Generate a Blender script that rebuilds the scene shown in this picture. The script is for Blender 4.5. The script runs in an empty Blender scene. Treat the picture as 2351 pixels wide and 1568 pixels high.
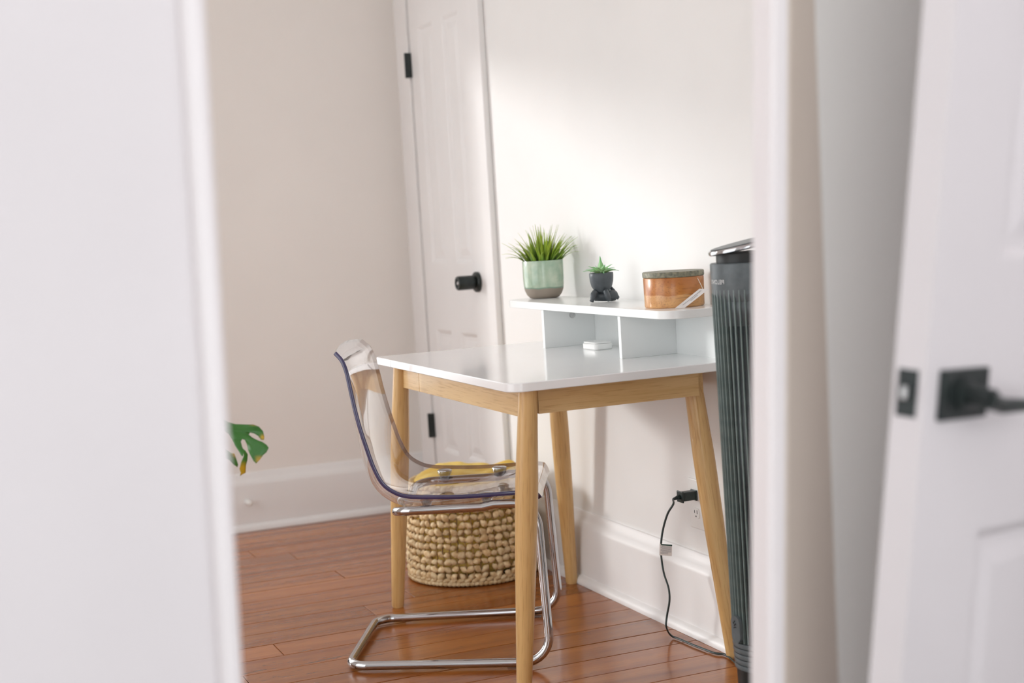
import bpy, bmesh, math, random
from mathutils import Vector, Matrix, noise

random.seed(7)
scene = bpy.context.scene
COL = scene.collection
PI = math.pi

# ------------------------------------------------------------------ camera
CR = Vector((0.92091894, -0.38508622, -0.06014079))
CU = Vector((0.08673199, 0.0520423, 0.99487143))
CF = Vector((0.37998142, 0.92141207, -0.08132604))
cd = bpy.data.cameras.new('camera')
cam = bpy.data.objects.new('camera', cd)
COL.objects.link(cam)
m = Matrix.Identity(4)
for i in range(3):
    m[i][0] = CR[i]; m[i][1] = CU[i]; m[i][2] = -CF[i]
m[0][3], m[1][3], m[2][3] = 0.0, 0.0, 1.135
cam.matrix_world = m
cd.sensor_width = 36.0
cd.lens = 52.596
cd.clip_start = 0.05
cd.dof.use_dof = True
cd.dof.focus_distance = 3.85
cd.dof.aperture_fstop = 2.5
scene.camera = cam

# ------------------------------------------------------------------ sky, sun, exposure
world = bpy.data.worlds.new('sky')
scene.world = world
world.use_nodes = True
bg = world.node_tree.nodes['Background']
bg.inputs[0].default_value = (0.955, 0.98, 1.0, 1)
bg.inputs[1].default_value = 2.45
sd = bpy.data.lights.new('sun', 'SUN')
sd.energy = 1.25
sd.angle = math.radians(7.5)
sd.color = (1.0, 0.995, 0.985)
sun = bpy.data.objects.new('sun', sd)
COL.objects.link(sun)
sun.rotation_euler = Vector((0.68, -0.70, -0.21)).to_track_quat('-Z', 'Y').to_euler()
sun.location = (-2, 9, 4)
vs = scene.view_settings
vs.view_transform = 'Standard'
vs.look = 'None'
vs.exposure = 0.0
vs.gamma = 1.0
vs.use_curve_mapping = False


# ------------------------------------------------------------------ materials
def srgb(r, g, b):
    def f(c):
        c /= 255.0
        return c / 12.92 if c <= 0.04045 else ((c + 0.055) / 1.055) ** 2.4
    return (f(r), f(g), f(b), 1)


def mat(name, col, rough=0.5, metal=0.0, spec=0.5, coat=0.0, coat_rough=0.05):
    mt = bpy.data.materials.new(name)
    mt.use_nodes = True
    p = mt.node_tree.nodes['Principled BSDF']
    p.inputs['Base Color'].default_value = col
    p.inputs['Roughness'].default_value = rough
    p.inputs['Metallic'].default_value = metal
    p.inputs['Specular IOR Level'].default_value = spec
    p.inputs['Coat Weight'].default_value = coat
    p.inputs['Coat Roughness'].default_value = coat_rough
    return mt


def N(mt, kind, **kw):
    n = mt.node_tree.nodes.new(kind)
    for k, v in kw.items():
        setattr(n, k, v)
    return n


def L(mt, a, b):
    mt.node_tree.links.new(a, b)


def P(mt):
    return mt.node_tree.nodes['Principled BSDF']


def noise_mat(name, c1, c2, scale=(1, 1, 1), nscale=5.0, detail=3.0, rough=0.5, lo=0.35, hi=0.65,
              bump=0.0, bscale=40.0, coat=0.0, spec=0.5, metal=0.0, rnd=0.0, dist=0.0):
    """two-tone procedural material in object space"""
    mt = mat(name, c1, rough, metal, spec, coat)
    tc = N(mt, 'ShaderNodeTexCoord')
    mp = N(mt, 'ShaderNodeMapping')
    mp.inputs['Scale'].default_value = scale
    L(mt, tc.outputs['Object'], mp.inputs[0])
    vec = mp.outputs[0]
    oi = N(mt, 'ShaderNodeObjectInfo')
    if rnd:
        cm = N(mt, 'ShaderNodeVectorMath', operation='SCALE')
        cm.inputs[0].default_value = (37.1, 53.7, 11.3)
        L(mt, oi.outputs['Random'], cm.inputs['Scale'])
        ad = N(mt, 'ShaderNodeVectorMath', operation='ADD')
        L(mt, vec, ad.inputs[0]); L(mt, cm.outputs[0], ad.inputs[1])
        vec = ad.outputs[0]
    nz = N(mt, 'ShaderNodeTexNoise')
    nz.inputs['Scale'].default_value = nscale
    nz.inputs['Detail'].default_value = detail
    nz.inputs['Distortion'].default_value = dist
    L(mt, vec, nz.inputs['Vector'])
    rp = N(mt, 'ShaderNodeValToRGB')
    rp.color_ramp.elements[0].position = lo
    rp.color_ramp.elements[1].position = hi
    rp.color_ramp.elements[0].color = c1
    rp.color_ramp.elements[1].color = c2
    L(mt, nz.outputs['Fac'], rp.inputs[0])
    out = rp.outputs[0]
    if rnd:
        hs = N(mt, 'ShaderNodeHueSaturation')
        mr = N(mt, 'ShaderNodeMapRange')
        mr.inputs[3].default_value = 1 - rnd
        mr.inputs[4].default_value = 1 + rnd
        L(mt, oi.outputs['Random'], mr.inputs[0])
        L(mt, mr.outputs[0], hs.inputs['Value'])
        L(mt, out, hs.inputs['Color'])
        out = hs.outputs[0]
    L(mt, out, P(mt).inputs['Base Color'])
    if bump:
        b2 = N(mt, 'ShaderNodeTexNoise')
        b2.inputs['Scale'].default_value = bscale
        L(mt, vec, b2.inputs['Vector'])
        bp = N(mt, 'ShaderNodeBump')
        bp.inputs['Strength'].default_value = bump
        bp.inputs['Distance'].default_value = 0.002
        L(mt, b2.outputs['Fac'], bp.inputs['Height'])
        L(mt, bp.outputs[0], P(mt).inputs['Normal'])
    return mt


M = {}
M['wall_white'] = noise_mat('painted_plaster_white', srgb(238, 237, 235), srgb(242, 241, 239), nscale=2, rough=0.6, bump=0.08, bscale=25)
M['wall_beige'] = noise_mat('painted_plaster_greige', srgb(241, 236, 231), srgb(244, 239, 234), nscale=2, rough=0.7, bump=0.08, bscale=25)
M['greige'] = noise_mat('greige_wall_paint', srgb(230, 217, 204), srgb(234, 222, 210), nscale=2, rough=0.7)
M['trim'] = noise_mat('gloss_trim_paint', srgb(237, 235, 234), srgb(241, 239, 238), nscale=3, rough=0.35, bump=0.05, bscale=12)
M['post'] = noise_mat('post_white_paint', srgb(234, 228, 229), srgb(238, 232, 233), nscale=2, rough=0.5)
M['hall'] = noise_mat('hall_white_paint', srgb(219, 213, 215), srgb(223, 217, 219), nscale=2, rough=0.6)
M['ceiling'] = noise_mat('ceiling_paint', srgb(240, 238, 235), srgb(243, 241, 238), nscale=2, rough=0.8)
M['black'] = noise_mat('matte_black_metal', srgb(36, 42, 42), srgb(46, 53, 52), nscale=30, rough=0.38, metal=0.3)
M['chrome'] = noise_mat('chrome', (0.50, 0.50, 0.51, 1), (0.56, 0.56, 0.57, 1), nscale=4, rough=0.08, metal=1.0)
M['steel'] = noise_mat('satin_steel', (0.5, 0.5, 0.5, 1), (0.6, 0.6, 0.6, 1), nscale=20, rough=0.3, metal=1.0)
M['lacquer'] = noise_mat('white_gloss_lacquer', srgb(246, 246, 246), srgb(249, 249, 249), nscale=3, rough=0.16, spec=0.5, coat=0.35)
M['hutch'] = noise_mat('white_hutch_lacquer', srgb(240, 243, 242), srgb(243, 245, 244), nscale=3, rough=0.2)


def wood_mat(name, c1, c2, c3, axis, rough=0.4, coat=0.0, rnd=0.06, grain=1.0):
    """fine straight grain along a local axis"""
    sc = [26.0, 26.0, 26.0]
    sc[axis] = 1.6
    mt = noise_mat(name, c1, c2, scale=tuple(s * grain for s in sc), nscale=1.0, detail=6, lo=0.3, hi=0.72,
                   rough=rough, coat=coat, rnd=rnd, dist=0.6)
    # darker pore streaks
    nt = mt.node_tree
    base_in = P(mt).inputs['Base Color']
    src = base_in.links[0].from_socket
    tc = N(mt, 'ShaderNodeTexCoord')
    mp = N(mt, 'ShaderNodeMapping')
    s2 = [260.0, 260.0, 260.0]
    s2[axis] = 14.0
    mp.inputs['Scale'].default_value = s2
    L(mt, tc.outputs['Object'], mp.inputs[0])
    nz = N(mt, 'ShaderNodeTexNoise')
    nz.inputs['Scale'].default_value = 1.0
    nz.inputs['Detail'].default_value = 2.0
    L(mt, mp.outputs[0], nz.inputs['Vector'])
    rp = N(mt, 'ShaderNodeValToRGB')
    rp.color_ramp.elements[0].position = 0.52
    rp.color_ramp.elements[1].position = 0.75
    rp.color_ramp.elements[0].color = (0, 0, 0, 1)
    rp.color_ramp.elements[1].color = (0.55, 0.55, 0.55, 1)
    L(mt, nz.outputs['Fac'], rp.inputs[0])
    mx = N(mt, 'ShaderNodeMix', data_type='RGBA')
    L(mt, rp.outputs[0], mx.inputs[0])
    L(mt, src, mx.inputs[6])
    mx.inputs[7].default_value = c3
    nt.links.new(mx.outputs[2], base_in)
    return mt


M['oak_z'] = wood_mat('pale_rubberwood_upright', srgb(204, 160, 98), srgb(230, 194, 136), srgb(174, 122, 64), 2, rough=0.35, coat=0.2)
M['oak_y'] = wood_mat('pale_rubberwood_long', srgb(208, 168, 108), srgb(228, 195, 140), srgb(178, 132, 76), 1, rough=0.4, coat=0.15)
M['oak_x'] = wood_mat('pale_rubberwood_cross', srgb(206, 166, 108), srgb(226, 192, 138), srgb(176, 128, 72), 0, rough=0.4, coat=0.15)
M['floor'] = wood_mat('varnished_fir_plank', srgb(142, 76, 30), srgb(178, 108, 48), srgb(110, 62, 30), 0, rough=0.22, coat=0.1, rnd=0.18, grain=0.55)
# wear marks on the boards
_mt = M['floor']
_in = P(_mt).inputs['Base Color']
_src = _in.links[0].from_socket
_g = N(_mt, 'ShaderNodeNewGeometry')
_mp = N(_mt, 'ShaderNodeMapping')
_mp.inputs['Scale'].default_value = (5.5, 34.0, 1.0)
L(_mt, _g.outputs['Position'], _mp.inputs[0])
_nz = N(_mt, 'ShaderNodeTexNoise')
_nz.inputs['Scale'].default_value = 1.0
_nz.inputs['Detail'].default_value = 6.0
_nz.inputs['Roughness'].default_value = 0.7
L(_mt, _mp.outputs[0], _nz.inputs['Vector'])
_rp = N(_mt, 'ShaderNodeValToRGB')
_rp.color_ramp.elements[0].position = 0.66
_rp.color_ramp.elements[1].position = 0.72
_rp.color_ramp.elements[0].color = (0, 0, 0, 1)
_rp.color_ramp.elements[1].color = (0.6, 0.6, 0.6, 1)
L(_mt, _nz.outputs['Fac'], _rp.inputs[0])
_mx = N(_mt, 'ShaderNodeMix', data_type='RGBA')
# the wear is concentrated where a chair has been dragged back and forth
_dd = N(_mt, 'ShaderNodeVectorMath', operation='DISTANCE')
_dd.inputs[1].default_value = (0.98, 3.76, 0.0)
L(_mt, _g.outputs['Position'], _dd.inputs[0])
_mr = N(_mt, 'ShaderNodeMapRange')
_mr.inputs[1].default_value = 0.05; _mr.inputs[2].default_value = 0.42
_mr.inputs[3].default_value = 0.11; _mr.inputs[4].default_value = 0.0
L(_mt, _dd.outputs['Value'], _mr.inputs[0])
_ad = N(_mt, 'ShaderNodeMath', operation='ADD')
L(_mt, _nz.outputs['Fac'], _ad.inputs[0]); L(_mt, _mr.outputs[0], _ad.inputs[1])
L(_mt, _ad.outputs[0], _rp.inputs[0])
L(_mt, _rp.outputs[0], _mx.inputs[0])
L(_mt, _src, _mx.inputs[6])
_mx.inputs[7].default_value = srgb(66, 48, 40)
_mt.node_tree.links.new(_mx.outputs[2], _in)
M['subfloor'] = noise_mat('dark_joint_filler', srgb(22, 15, 11), srgb(34, 22, 15), nscale=20, rough=0.9)


def clear_mat(name, tint, refl=1.0, rough=0.02):
    mt = bpy.data.materials.new(name)
    mt.use_nodes = True
    nt = mt.node_tree
    nt.nodes.remove(P(mt))
    out = nt.nodes['Material Output']
    tr = N(mt, 'ShaderNodeBsdfTransparent')
    tr.inputs[0].default_value = tint
    gl = N(mt, 'ShaderNodeBsdfGlossy')
    gl.inputs['Roughness'].default_value = rough
    gl.inputs[0].default_value = (refl, refl, refl, 1)
    lw = N(mt, 'ShaderNodeLayerWeight')
    pw = N(mt, 'ShaderNodeMath', operation='POWER')
    pw.inputs[1].default_value = 3.2
    L(mt, lw.outputs['Facing'], pw.inputs[0])
    fr = N(mt, 'ShaderNodeMath', operation='MULTIPLY_ADD')
    fr.inputs[1].default_value = 0.75
    fr.inputs[2].default_value = 0.10
    L(mt, pw.outputs[0], fr.inputs[0])
    mx = N(mt, 'ShaderNodeMixShader')
    L(mt, fr.outputs[0], mx.inputs[0])
    L(mt, tr.outputs[0], mx.inputs[1])
    L(mt, gl.outputs[0], mx.inputs[2])
    L(mt, mx.outputs[0], out.inputs[0])
    return mt


M['clear'] = clear_mat('clear_polycarbonate', (0.965, 0.965, 0.97, 1))
M['clear_rim'] = clear_mat('clear_polycarbonate_edge', (0.70, 0.78, 0.77, 1))
M['violet_refraction_rim'] = noise_mat('violet_refraction_edge', srgb(52, 48, 88), srgb(74, 66, 104), nscale=6, rough=0.12, coat=0.5)  # near edge: plastic tint and internal reflection both put into the colour
M['brown_refraction_rim'] = clear_mat('brown_refraction_edge', (0.58, 0.50, 0.46, 1))  # far edge of the same clear shell, its brownish reflections put into the tint
M['clear_boss'] = clear_mat('clear_moulded_boss', (0.72, 0.74, 0.78, 1), rough=0.05)
M['seagrass'] = noise_mat('seagrass_braid', srgb(206, 172, 122), srgb(238, 216, 174), scale=(60, 60, 60), nscale=1.0, rough=0.65, rnd=0.14, bump=0.3, bscale=3.0)
M['seagrass_dark'] = noise_mat('seagrass_cord', srgb(120, 88, 52), srgb(168, 132, 84), scale=(80, 80, 20), nscale=1.0, rough=0.7)
M['yellow'] = noise_mat('mustard_yellow_cloth', srgb(228, 188, 76), srgb(242, 212, 118), nscale=14, rough=0.85, bump=0.3, bscale=200)
M['cord'] = noise_mat('dark_green_black_rubber', srgb(30, 44, 44), srgb(40, 56, 55), nscale=30, rough=0.4)
M['fan_grey'] = noise_mat('charcoal_plastic', srgb(92, 102, 106), srgb(102, 112, 116), nscale=60, rough=0.35)
M['fan_black'] = noise_mat('black_plastic', srgb(16, 20, 20), srgb(24, 28, 28), nscale=40, rough=0.45)
M['fan_wall'] = noise_mat('dark_grey_plastic', srgb(54, 62, 64), srgb(62, 70, 72), nscale=40, rough=0.35)
M['fan_slat'] = noise_mat('charcoal_slat_plastic', srgb(118, 134, 132), srgb(130, 146, 144), nscale=40, rough=0.3)
M['white_print'] = noise_mat('white_print', srgb(235, 240, 240), srgb(245, 245, 245), nscale=10, rough=0.5)
M['paper'] = noise_mat('white_card', srgb(238, 233, 230), srgb(244, 240, 238), nscale=20, rough=0.7)
M['ink'] = noise_mat('grey_ink', srgb(150, 146, 152), srgb(176, 172, 176), nscale=300, rough=0.8)
M['ink_green'] = noise_mat('dark_green_ink', srgb(18, 66, 58), srgb(24, 76, 66), nscale=30, rough=0.6)
M['white_plastic'] = noise_mat('white_plastic', srgb(240, 240, 238), srgb(245, 245, 243), nscale=10, rough=0.3)
M['slot'] = noise_mat('slot_dark', srgb(30, 30, 28), srgb(40, 40, 38), nscale=10, rough=0.8)
M['planter'] = noise_mat('matte_charcoal_ceramic', srgb(68, 75, 80), srgb(78, 85, 90), nscale=40, rough=0.42)
M['soil'] = noise_mat('potting_soil', srgb(70, 58, 48), srgb(120, 105, 90), nscale=200, rough=0.95)
M['stone_lid'] = noise_mat('green_grey_stone', srgb(96, 98, 84), srgb(150, 146, 122), nscale=90, detail=8, rough=0.5)
M['string'] = noise_mat('white_string', srgb(240, 236, 226), srgb(250, 246, 238), nscale=50, rough=0.8)


def leaf_mat(name, base, tip, zlo, zhi, rough=0.35, trans=0.25, rnd=0.12):
    mt = mat(name, base, rough)
    at = N(mt, 'ShaderNodeAttribute', attribute_name='along')
    rp = N(mt, 'ShaderNodeValToRGB')
    rp.color_ramp.elements[0].position = zlo
    rp.color_ramp.elements[1].position = zhi
    rp.color_ramp.elements[0].color = base
    rp.color_ramp.elements[1].color = tip
    L(mt, at.outputs['Fac'], rp.inputs[0])
    oi = N(mt, 'ShaderNodeObjectInfo')
    hs = N(mt, 'ShaderNodeHueSaturation')
    mr = N(mt, 'ShaderNodeMapRange')
    mr.inputs[3].default_value = 1 - rnd
    mr.inputs[4].default_value = 1 + rnd
    L(mt, oi.outputs['Random'], mr.inputs[0])
    L(mt, mr.outputs[0], hs.inputs['Value'])
    mr2 = N(mt, 'ShaderNodeMapRange')
    mr2.inputs[3].default_value = 0.485
    mr2.inputs[4].default_value = 0.515
    ml = N(mt, 'ShaderNodeMath', operation='MULTIPLY')
    ml.inputs[1].default_value = 7.31
    fr = N(mt, 'ShaderNodeMath', operation='FRACT')
    L(mt, oi.outputs['Random'], ml.inputs[0]); L(mt, ml.outputs[0], fr.inputs[0])
    L(mt, fr.outputs[0], mr2.inputs[0]); L(mt, mr2.outputs[0], hs.inputs['Hue'])
    L(mt, rp.outputs[0], hs.inputs['Color'])
    L(mt, hs.outputs[0], P(mt).inputs['Base Color'])
    if trans:
        tl = N(mt, 'ShaderNodeBsdfTranslucent')
        L(mt, hs.outputs[0], tl.inputs[0])
        mx = N(mt, 'ShaderNodeMixShader')
        mx.inputs[0].default_value = trans
        L(mt, P(mt).outputs[0], mx.inputs[1])
        L(mt, tl.outputs[0], mx.inputs[2])
        L(mt, mx.outputs[0], mt.node_tree.nodes['Material Output'].inputs[0])
    return mt


M['grass'] = leaf_mat('grass_blade', srgb(78, 138, 60), srgb(180, 206, 62), 0.05, 0.75)
M['succulent'] = leaf_mat('succulent_leaf', srgb(198, 236, 176), srgb(150, 226, 154), 0.2, 0.9, rough=0.4, rnd=0.08)
M['monstera_stem'] = noise_mat('monstera_stem', srgb(70, 110, 50), srgb(96, 130, 66), nscale=10, rough=0.5)

# monstera leaf: green with yellowing patches near the edge
M['monstera'] = noise_mat('monstera_leaf', srgb(48, 110, 40), srgb(74, 134, 60), nscale=9, rough=0.35, lo=0.3, hi=0.7)
_mt = M['monstera']
_in = P(_mt).inputs['Base Color']; _src = _in.links[0].from_socket
_at = N(_mt, 'ShaderNodeAttribute', attribute_name='wilt')
_mx = N(_mt, 'ShaderNodeMix', data_type='RGBA')
L(_mt, _at.outputs['Fac'], _mx.inputs[0]); L(_mt, _src, _mx.inputs[6])
_mx.inputs[7].default_value = srgb(196, 160, 40)
_mt.node_tree.links.new(_mx.outputs[2], _in)

# glazed pot: pale green glaze over a bare clay foot, with a wavy glaze line
M['glaze'] = noise_mat('pale_green_glaze', srgb(156, 184, 160), srgb(194, 208, 186), nscale=26, detail=6, rough=0.15, coat=0.5)
_mt = M['glaze']
_in = P(_mt).inputs['Base Color']; _src = _in.links[0].from_socket
_tc = N(_mt, 'ShaderNodeTexCoord')
_sx = N(_mt, 'ShaderNodeSeparateXYZ')
L(_mt, _tc.outputs['Object'], _sx.inputs[0])
_nz = N(_mt, 'ShaderNodeTexNoise'); _nz.inputs['Scale'].default_value = 22
L(_mt, _tc.outputs['Object'], _nz.inputs['Vector'])
_ma = N(_mt, 'ShaderNodeMath', operation='MULTIPLY_ADD')
_ma.inputs[1].default_value = 0.012
L(_mt, _nz.outputs['Fac'], _ma.inputs[0]); L(_mt, _sx.outputs['Z'], _ma.inputs[2])
_rp = N(_mt, 'ShaderNodeValToRGB')
_rp.color_ramp.interpolation = 'LINEAR'
_e = _rp.color_ramp.elements
_e[0].position = 0.0365; _e[0].color = srgb(152, 140, 128)
_e[1].position = 0.038; _e[1].color = srgb(96, 132, 116)
_e2 = _e.new(0.0405); _e2.color = srgb(150, 180, 156)
L(_mt, _ma.outputs[0], _rp.inputs[0])
_th = N(_mt, 'ShaderNodeMapRange')
_th.inputs[1].default_value = 0.0395; _th.inputs[2].default_value = 0.042
L(_mt, _ma.outputs[0], _th.inputs[0])
_mx = N(_mt, 'ShaderNodeMix', data_type='RGBA')
L(_mt, _th.outputs[0], _mx.inputs[0]); L(_mt, _rp.outputs[0], _mx.inputs[6]); L(_mt, _src, _mx.inputs[7])
_mt.node_tree.links.new(_mx.outputs[2], _in)
_ro = N(_mt, 'ShaderNodeMapRange')
_ro.inputs[1].default_value = 0.037; _ro.inputs[2].default_value = 0.040
_ro.inputs[3].default_value = 0.7; _ro.inputs[4].default_value = 0.14
L(_mt, _ma.outputs[0], _ro.inputs[0]); L(_mt, _ro.outputs[0], P(_mt).inputs['Roughness'])
_cw = N(_mt, 'ShaderNodeMapRange')
_cw.inputs[1].default_value = 0.037; _cw.inputs[2].default_value = 0.040
_cw.inputs[3].default_value = 0.0; _cw.inputs[4].default_value = 0.5
L(_mt, _ma.outputs[0], _cw.inputs[0]); L(_mt, _cw.outputs[0], P(_mt).inputs['Coat Weight'])

# turned wooden box, heartwood above a paler sapwood edge
M['boxwood'] = wood_mat('acacia_wood', srgb(178, 104, 44), srgb(206, 140, 72), srgb(140, 78, 34), 0, rough=0.3, coat=0.3, rnd=0, grain=1.2)
_mt = M['boxwood']
_in = P(_mt).inputs['Base Color']; _src = _in.links[0].from_socket
_tc = N(_mt, 'ShaderNodeTexCoord')
_sx = N(_mt, 'ShaderNodeSeparateXYZ')
L(_mt, _tc.outputs['Object'], _sx.inputs[0])
_nz = N(_mt, 'ShaderNodeTexNoise'); _nz.inputs['Scale'].default_value = 18
L(_mt, _tc.outputs['Object'], _nz.inputs['Vector'])
_ma = N(_mt, 'ShaderNodeMath', operation='MULTIPLY_ADD')
_ma.inputs[1].default_value = 0.02
L(_mt, _nz.outputs['Fac'], _ma.inputs[0]); L(_mt, _sx.outputs['Z'], _ma.inputs[2])
_th = N(_mt, 'ShaderNodeMapRange')
_th.inputs[1].default_value = 0.040; _th.inputs[2].default_value = 0.043
L(_mt, _ma.outputs[0], _th.inputs[0])
_mx = N(_mt, 'ShaderNodeMix', data_type='RGBA')
_hs = N(_mt, 'ShaderNodeHueSaturation')
_hs.inputs['Value'].default_value = 1.35; _hs.inputs['Saturation'].default_value = 0.85; _hs.inputs['Hue'].default_value = 0.515
L(_mt, _src, _hs.inputs['Color'])
L(_mt, _th.outputs[0], _mx.inputs[0]); L(_mt, _hs.outputs[0], _mx.inputs[6]); L(_mt, _src, _mx.inputs[7])
_mt.node_tree.links.new(_mx.outputs[2], _in)


# ------------------------------------------------------------------ mesh helpers
class MB:
    def __init__(s):
        s.v = []; s.f = []

    def add(s, vs, fs):
        o = len(s.v)
        s.v += [tuple(q) for q in vs]
        s.f += [tuple(i + o for i in q) for q in fs]
        return s

    def box(s, x0, x1, y0, y1, z0, z1):
        v = [(x, y, z) for z in (z0, z1) for y in (y0, y1) for x in (x0, x1)]
        return s.add(v, [(0, 2, 3, 1), (4, 5, 7, 6), (0, 1, 5, 4), (2, 6, 7, 3), (0, 4, 6, 2), (1, 3, 7, 5)])

    def prism(s, poly, vec):
        """closed polygon (3D points) extruded along vec"""
        n = len(poly)
        vec = Vector(vec)
        v = [Vector(q) for q in poly] + [Vector(q) + vec for q in poly]
        f = [tuple(range(n - 1, -1, -1)), tuple(range(n, 2 * n))]
        f += [(i, (i + 1) % n, n + (i + 1) % n, n + i) for i in range(n)]
        return s.add(v, f)

    def lathe(s, prof, seg=32, cx=0, cy=0, cz=0, close=False):
        """(r, z) profile around the local z axis"""
        v = []; f = []; n = len(prof)
        for i in range(seg):
            a = 2 * PI * i / seg
            for r, z in prof:
                v.append((cx + r * math.cos(a), cy + r * math.sin(a), cz + z))
        for i in range(seg):
            j = (i + 1) % seg
            for k in range(n - 1 if not close else n):
                k2 = (k + 1) % n
                f.append((i * n + k, j * n + k, j * n + k2, i * n + k2))
        return s.add(v, f)

    def tube(s, pts, rad, seg=12, caps=True):
        pts = [Vector(p) for p in pts]
        n = len(pts)
        rads = rad if isinstance(rad, (list, tuple)) else [rad] * n
        tang = []
        for i in range(n):
            a = pts[max(i - 1, 0)]; b = pts[min(i + 1, n - 1)]
            tang.append((b - a).normalized())
        up = Vector((0, 0, 1)) if abs(tang[0].z) < 0.9 else Vector((1, 0, 0))
        nrm = (up - tang[0] * up.dot(tang[0])).normalized()
        v = []; f = []
        for i in range(n):
            nrm = (nrm - tang[i] * nrm.dot(tang[i])).normalized()
            bi = tang[i].cross(nrm)
            for k in range(seg):
                a = 2 * PI * k / seg
                v.append(pts[i] + (nrm * math.cos(a) + bi * math.sin(a)) * rads[i])
        for i in range(n - 1):
            for k in range(seg):
                k2 = (k + 1) % seg
                f.append((i * seg + k, i * seg + k2, (i + 1) * seg + k2, (i + 1) * seg + k))
        if caps:
            f.append(tuple(range(seg - 1, -1, -1)))
            f.append(tuple((n - 1) * seg + k for k in range(seg)))
        return s.add(v, f)

    def ellipsoid(s, c, r, rot=None, seg=14, rings=8):
        c = Vector(c); v = []; f = []
        rot = rot or Matrix.Identity(3)
        v.append(c + rot @ Vector((0, 0, -r[2])))
        for i in range(1, rings):
            t = PI * i / rings - PI / 2
            for k in range(seg):
                a = 2 * PI * k / seg
                v.append(c + rot @ Vector((r[0] * math.cos(t) * math.cos(a), r[1] * math.cos(t) * math.sin(a), r[2] * math.sin(t))))
        v.append(c + rot @ Vector((0, 0, r[2])))
        top = len(v) - 1
        for k in range(seg):
            k2 = (k + 1) % seg
            f.append((0, 1 + k2, 1 + k))
            for i in range(rings - 2):
                f.append((1 + i * seg + k, 1 + i * seg + k2, 1 + (i + 1) * seg + k2, 1 + (i + 1) * seg + k))
            f.append((top, 1 + (rings - 2) * seg + k, 1 + (rings - 2) * seg + k2))
        return s.add(v, f)

    def mesh(s, name, material=None, smooth=False, fix=True):
        me = bpy.data.meshes.new(name)
        me.from_pydata(s.v, [], s.f)
        if fix:
            bm = bmesh.new(); bm.from_mesh(me)
            bmesh.ops.recalc_face_normals(bm, faces=bm.faces)
            bm.to_mesh(me); bm.free()
        if smooth:
            for p in me.polygons:
                p.use_smooth = True
        if material:
            me.materials.append(M[material])
        me.update()
        return me

    def obj(s, name, material, parent=None, smooth=False, bevel=0.0, bseg=2, auto=None):
        o = bpy.data.objects.new(name, s.mesh(name, material, smooth))
        COL.objects.link(o)
        if parent:
            o.parent = parent
        if bevel:
            md = o.modifiers.new('bevel', 'BEVEL')
            md.width = bevel; md.segments = bseg; md.limit_method = 'ANGLE'
            md.angle_limit = math.radians(40)
        if auto is not None:
            for p in o.data.polygons:
                p.use_smooth = True
            o.data.set_sharp_from_angle(angle=math.radians(auto))
        return o


def link_mesh(name, me, parent=None):
    o = bpy.data.objects.new(name, me)
    COL.objects.link(o)
    if parent:
        o.parent = parent
    return o


def tag(o, label, cat, group=None, kind=None):
    o['label'] = label
    o['category'] = cat
    if group:
        o['group'] = group
    if kind:
        o['kind'] = kind
    return o


def thing(name, label, cat, loc=(0, 0, 0), rotz=0.0, group=None, kind=None):
    o = bpy.data.objects.new(name, None)
    COL.objects.link(o)
    o.location = loc
    o.rotation_euler = (0, 0, rotz)
    o.empty_display_size = 0.05
    return tag(o, label, cat, group, kind)


def smooth_path(pts, n=8):
    """Catmull-Rom through points"""
    pts = [Vector(p) for p in pts]
    ext = [pts[0] * 2 - pts[1]] + pts + [pts[-1] * 2 - pts[-2]]
    out = []
    for i in range(1, len(ext) - 2):
        p0, p1, p2, p3 = ext[i - 1:i + 3]
        for k in range(n):
            t = k / n
            out.append(0.5 * ((2 * p1) + (p2 - p0) * t + (2 * p0 - 5 * p1 + 4 * p2 - p3) * t * t + (3 * p1 - p0 - 3 * p2 + p3) * t ** 3))
    out.append(pts[-1])
    return out


def fillet(pts, radii, n=6, closed=False):
    """polyline with rounded corners; radii per point"""
    pts = [Vector(p) for p in pts]
    m_ = len(pts); out = []
    for i, p in enumerate(pts):
        r = radii[i]
        if (not closed and i in (0, m_ - 1)) or r <= 0:
            out.append(p); continue
        a = (pts[i - 1] - p).normalized(); b = (pts[(i + 1) % m_] - p).normalized()
        ang = a.angle(b)
        d = r / math.tan(ang / 2)
        s_, e_ = p + a * d, p + b * d
        ctr = p + (a + b).normalized() * (r / math.sin(ang / 2))
        va, vb = s_ - ctr, e_ - ctr
        w = va.angle(vb)
        for k in range(n + 1):
            t = k / n
            out.append(ctr + (va * math.sin((1 - t) * w) + vb * math.sin(t * w)) / math.sin(w))
    return out


# ------------------------------------------------------------------ the room shell
WBX = 1.93          # face of the wall behind the desk
WAY = 5.70          # face of the far wall
BOARD = 0.1265

floor = MB().box(-1.9, 2.2, -1.2, 6.0, -0.06, -0.018).obj('floor', 'subfloor')
tag(floor, 'varnished orange-brown wooden plank floor', 'floor', kind='structure')
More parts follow.
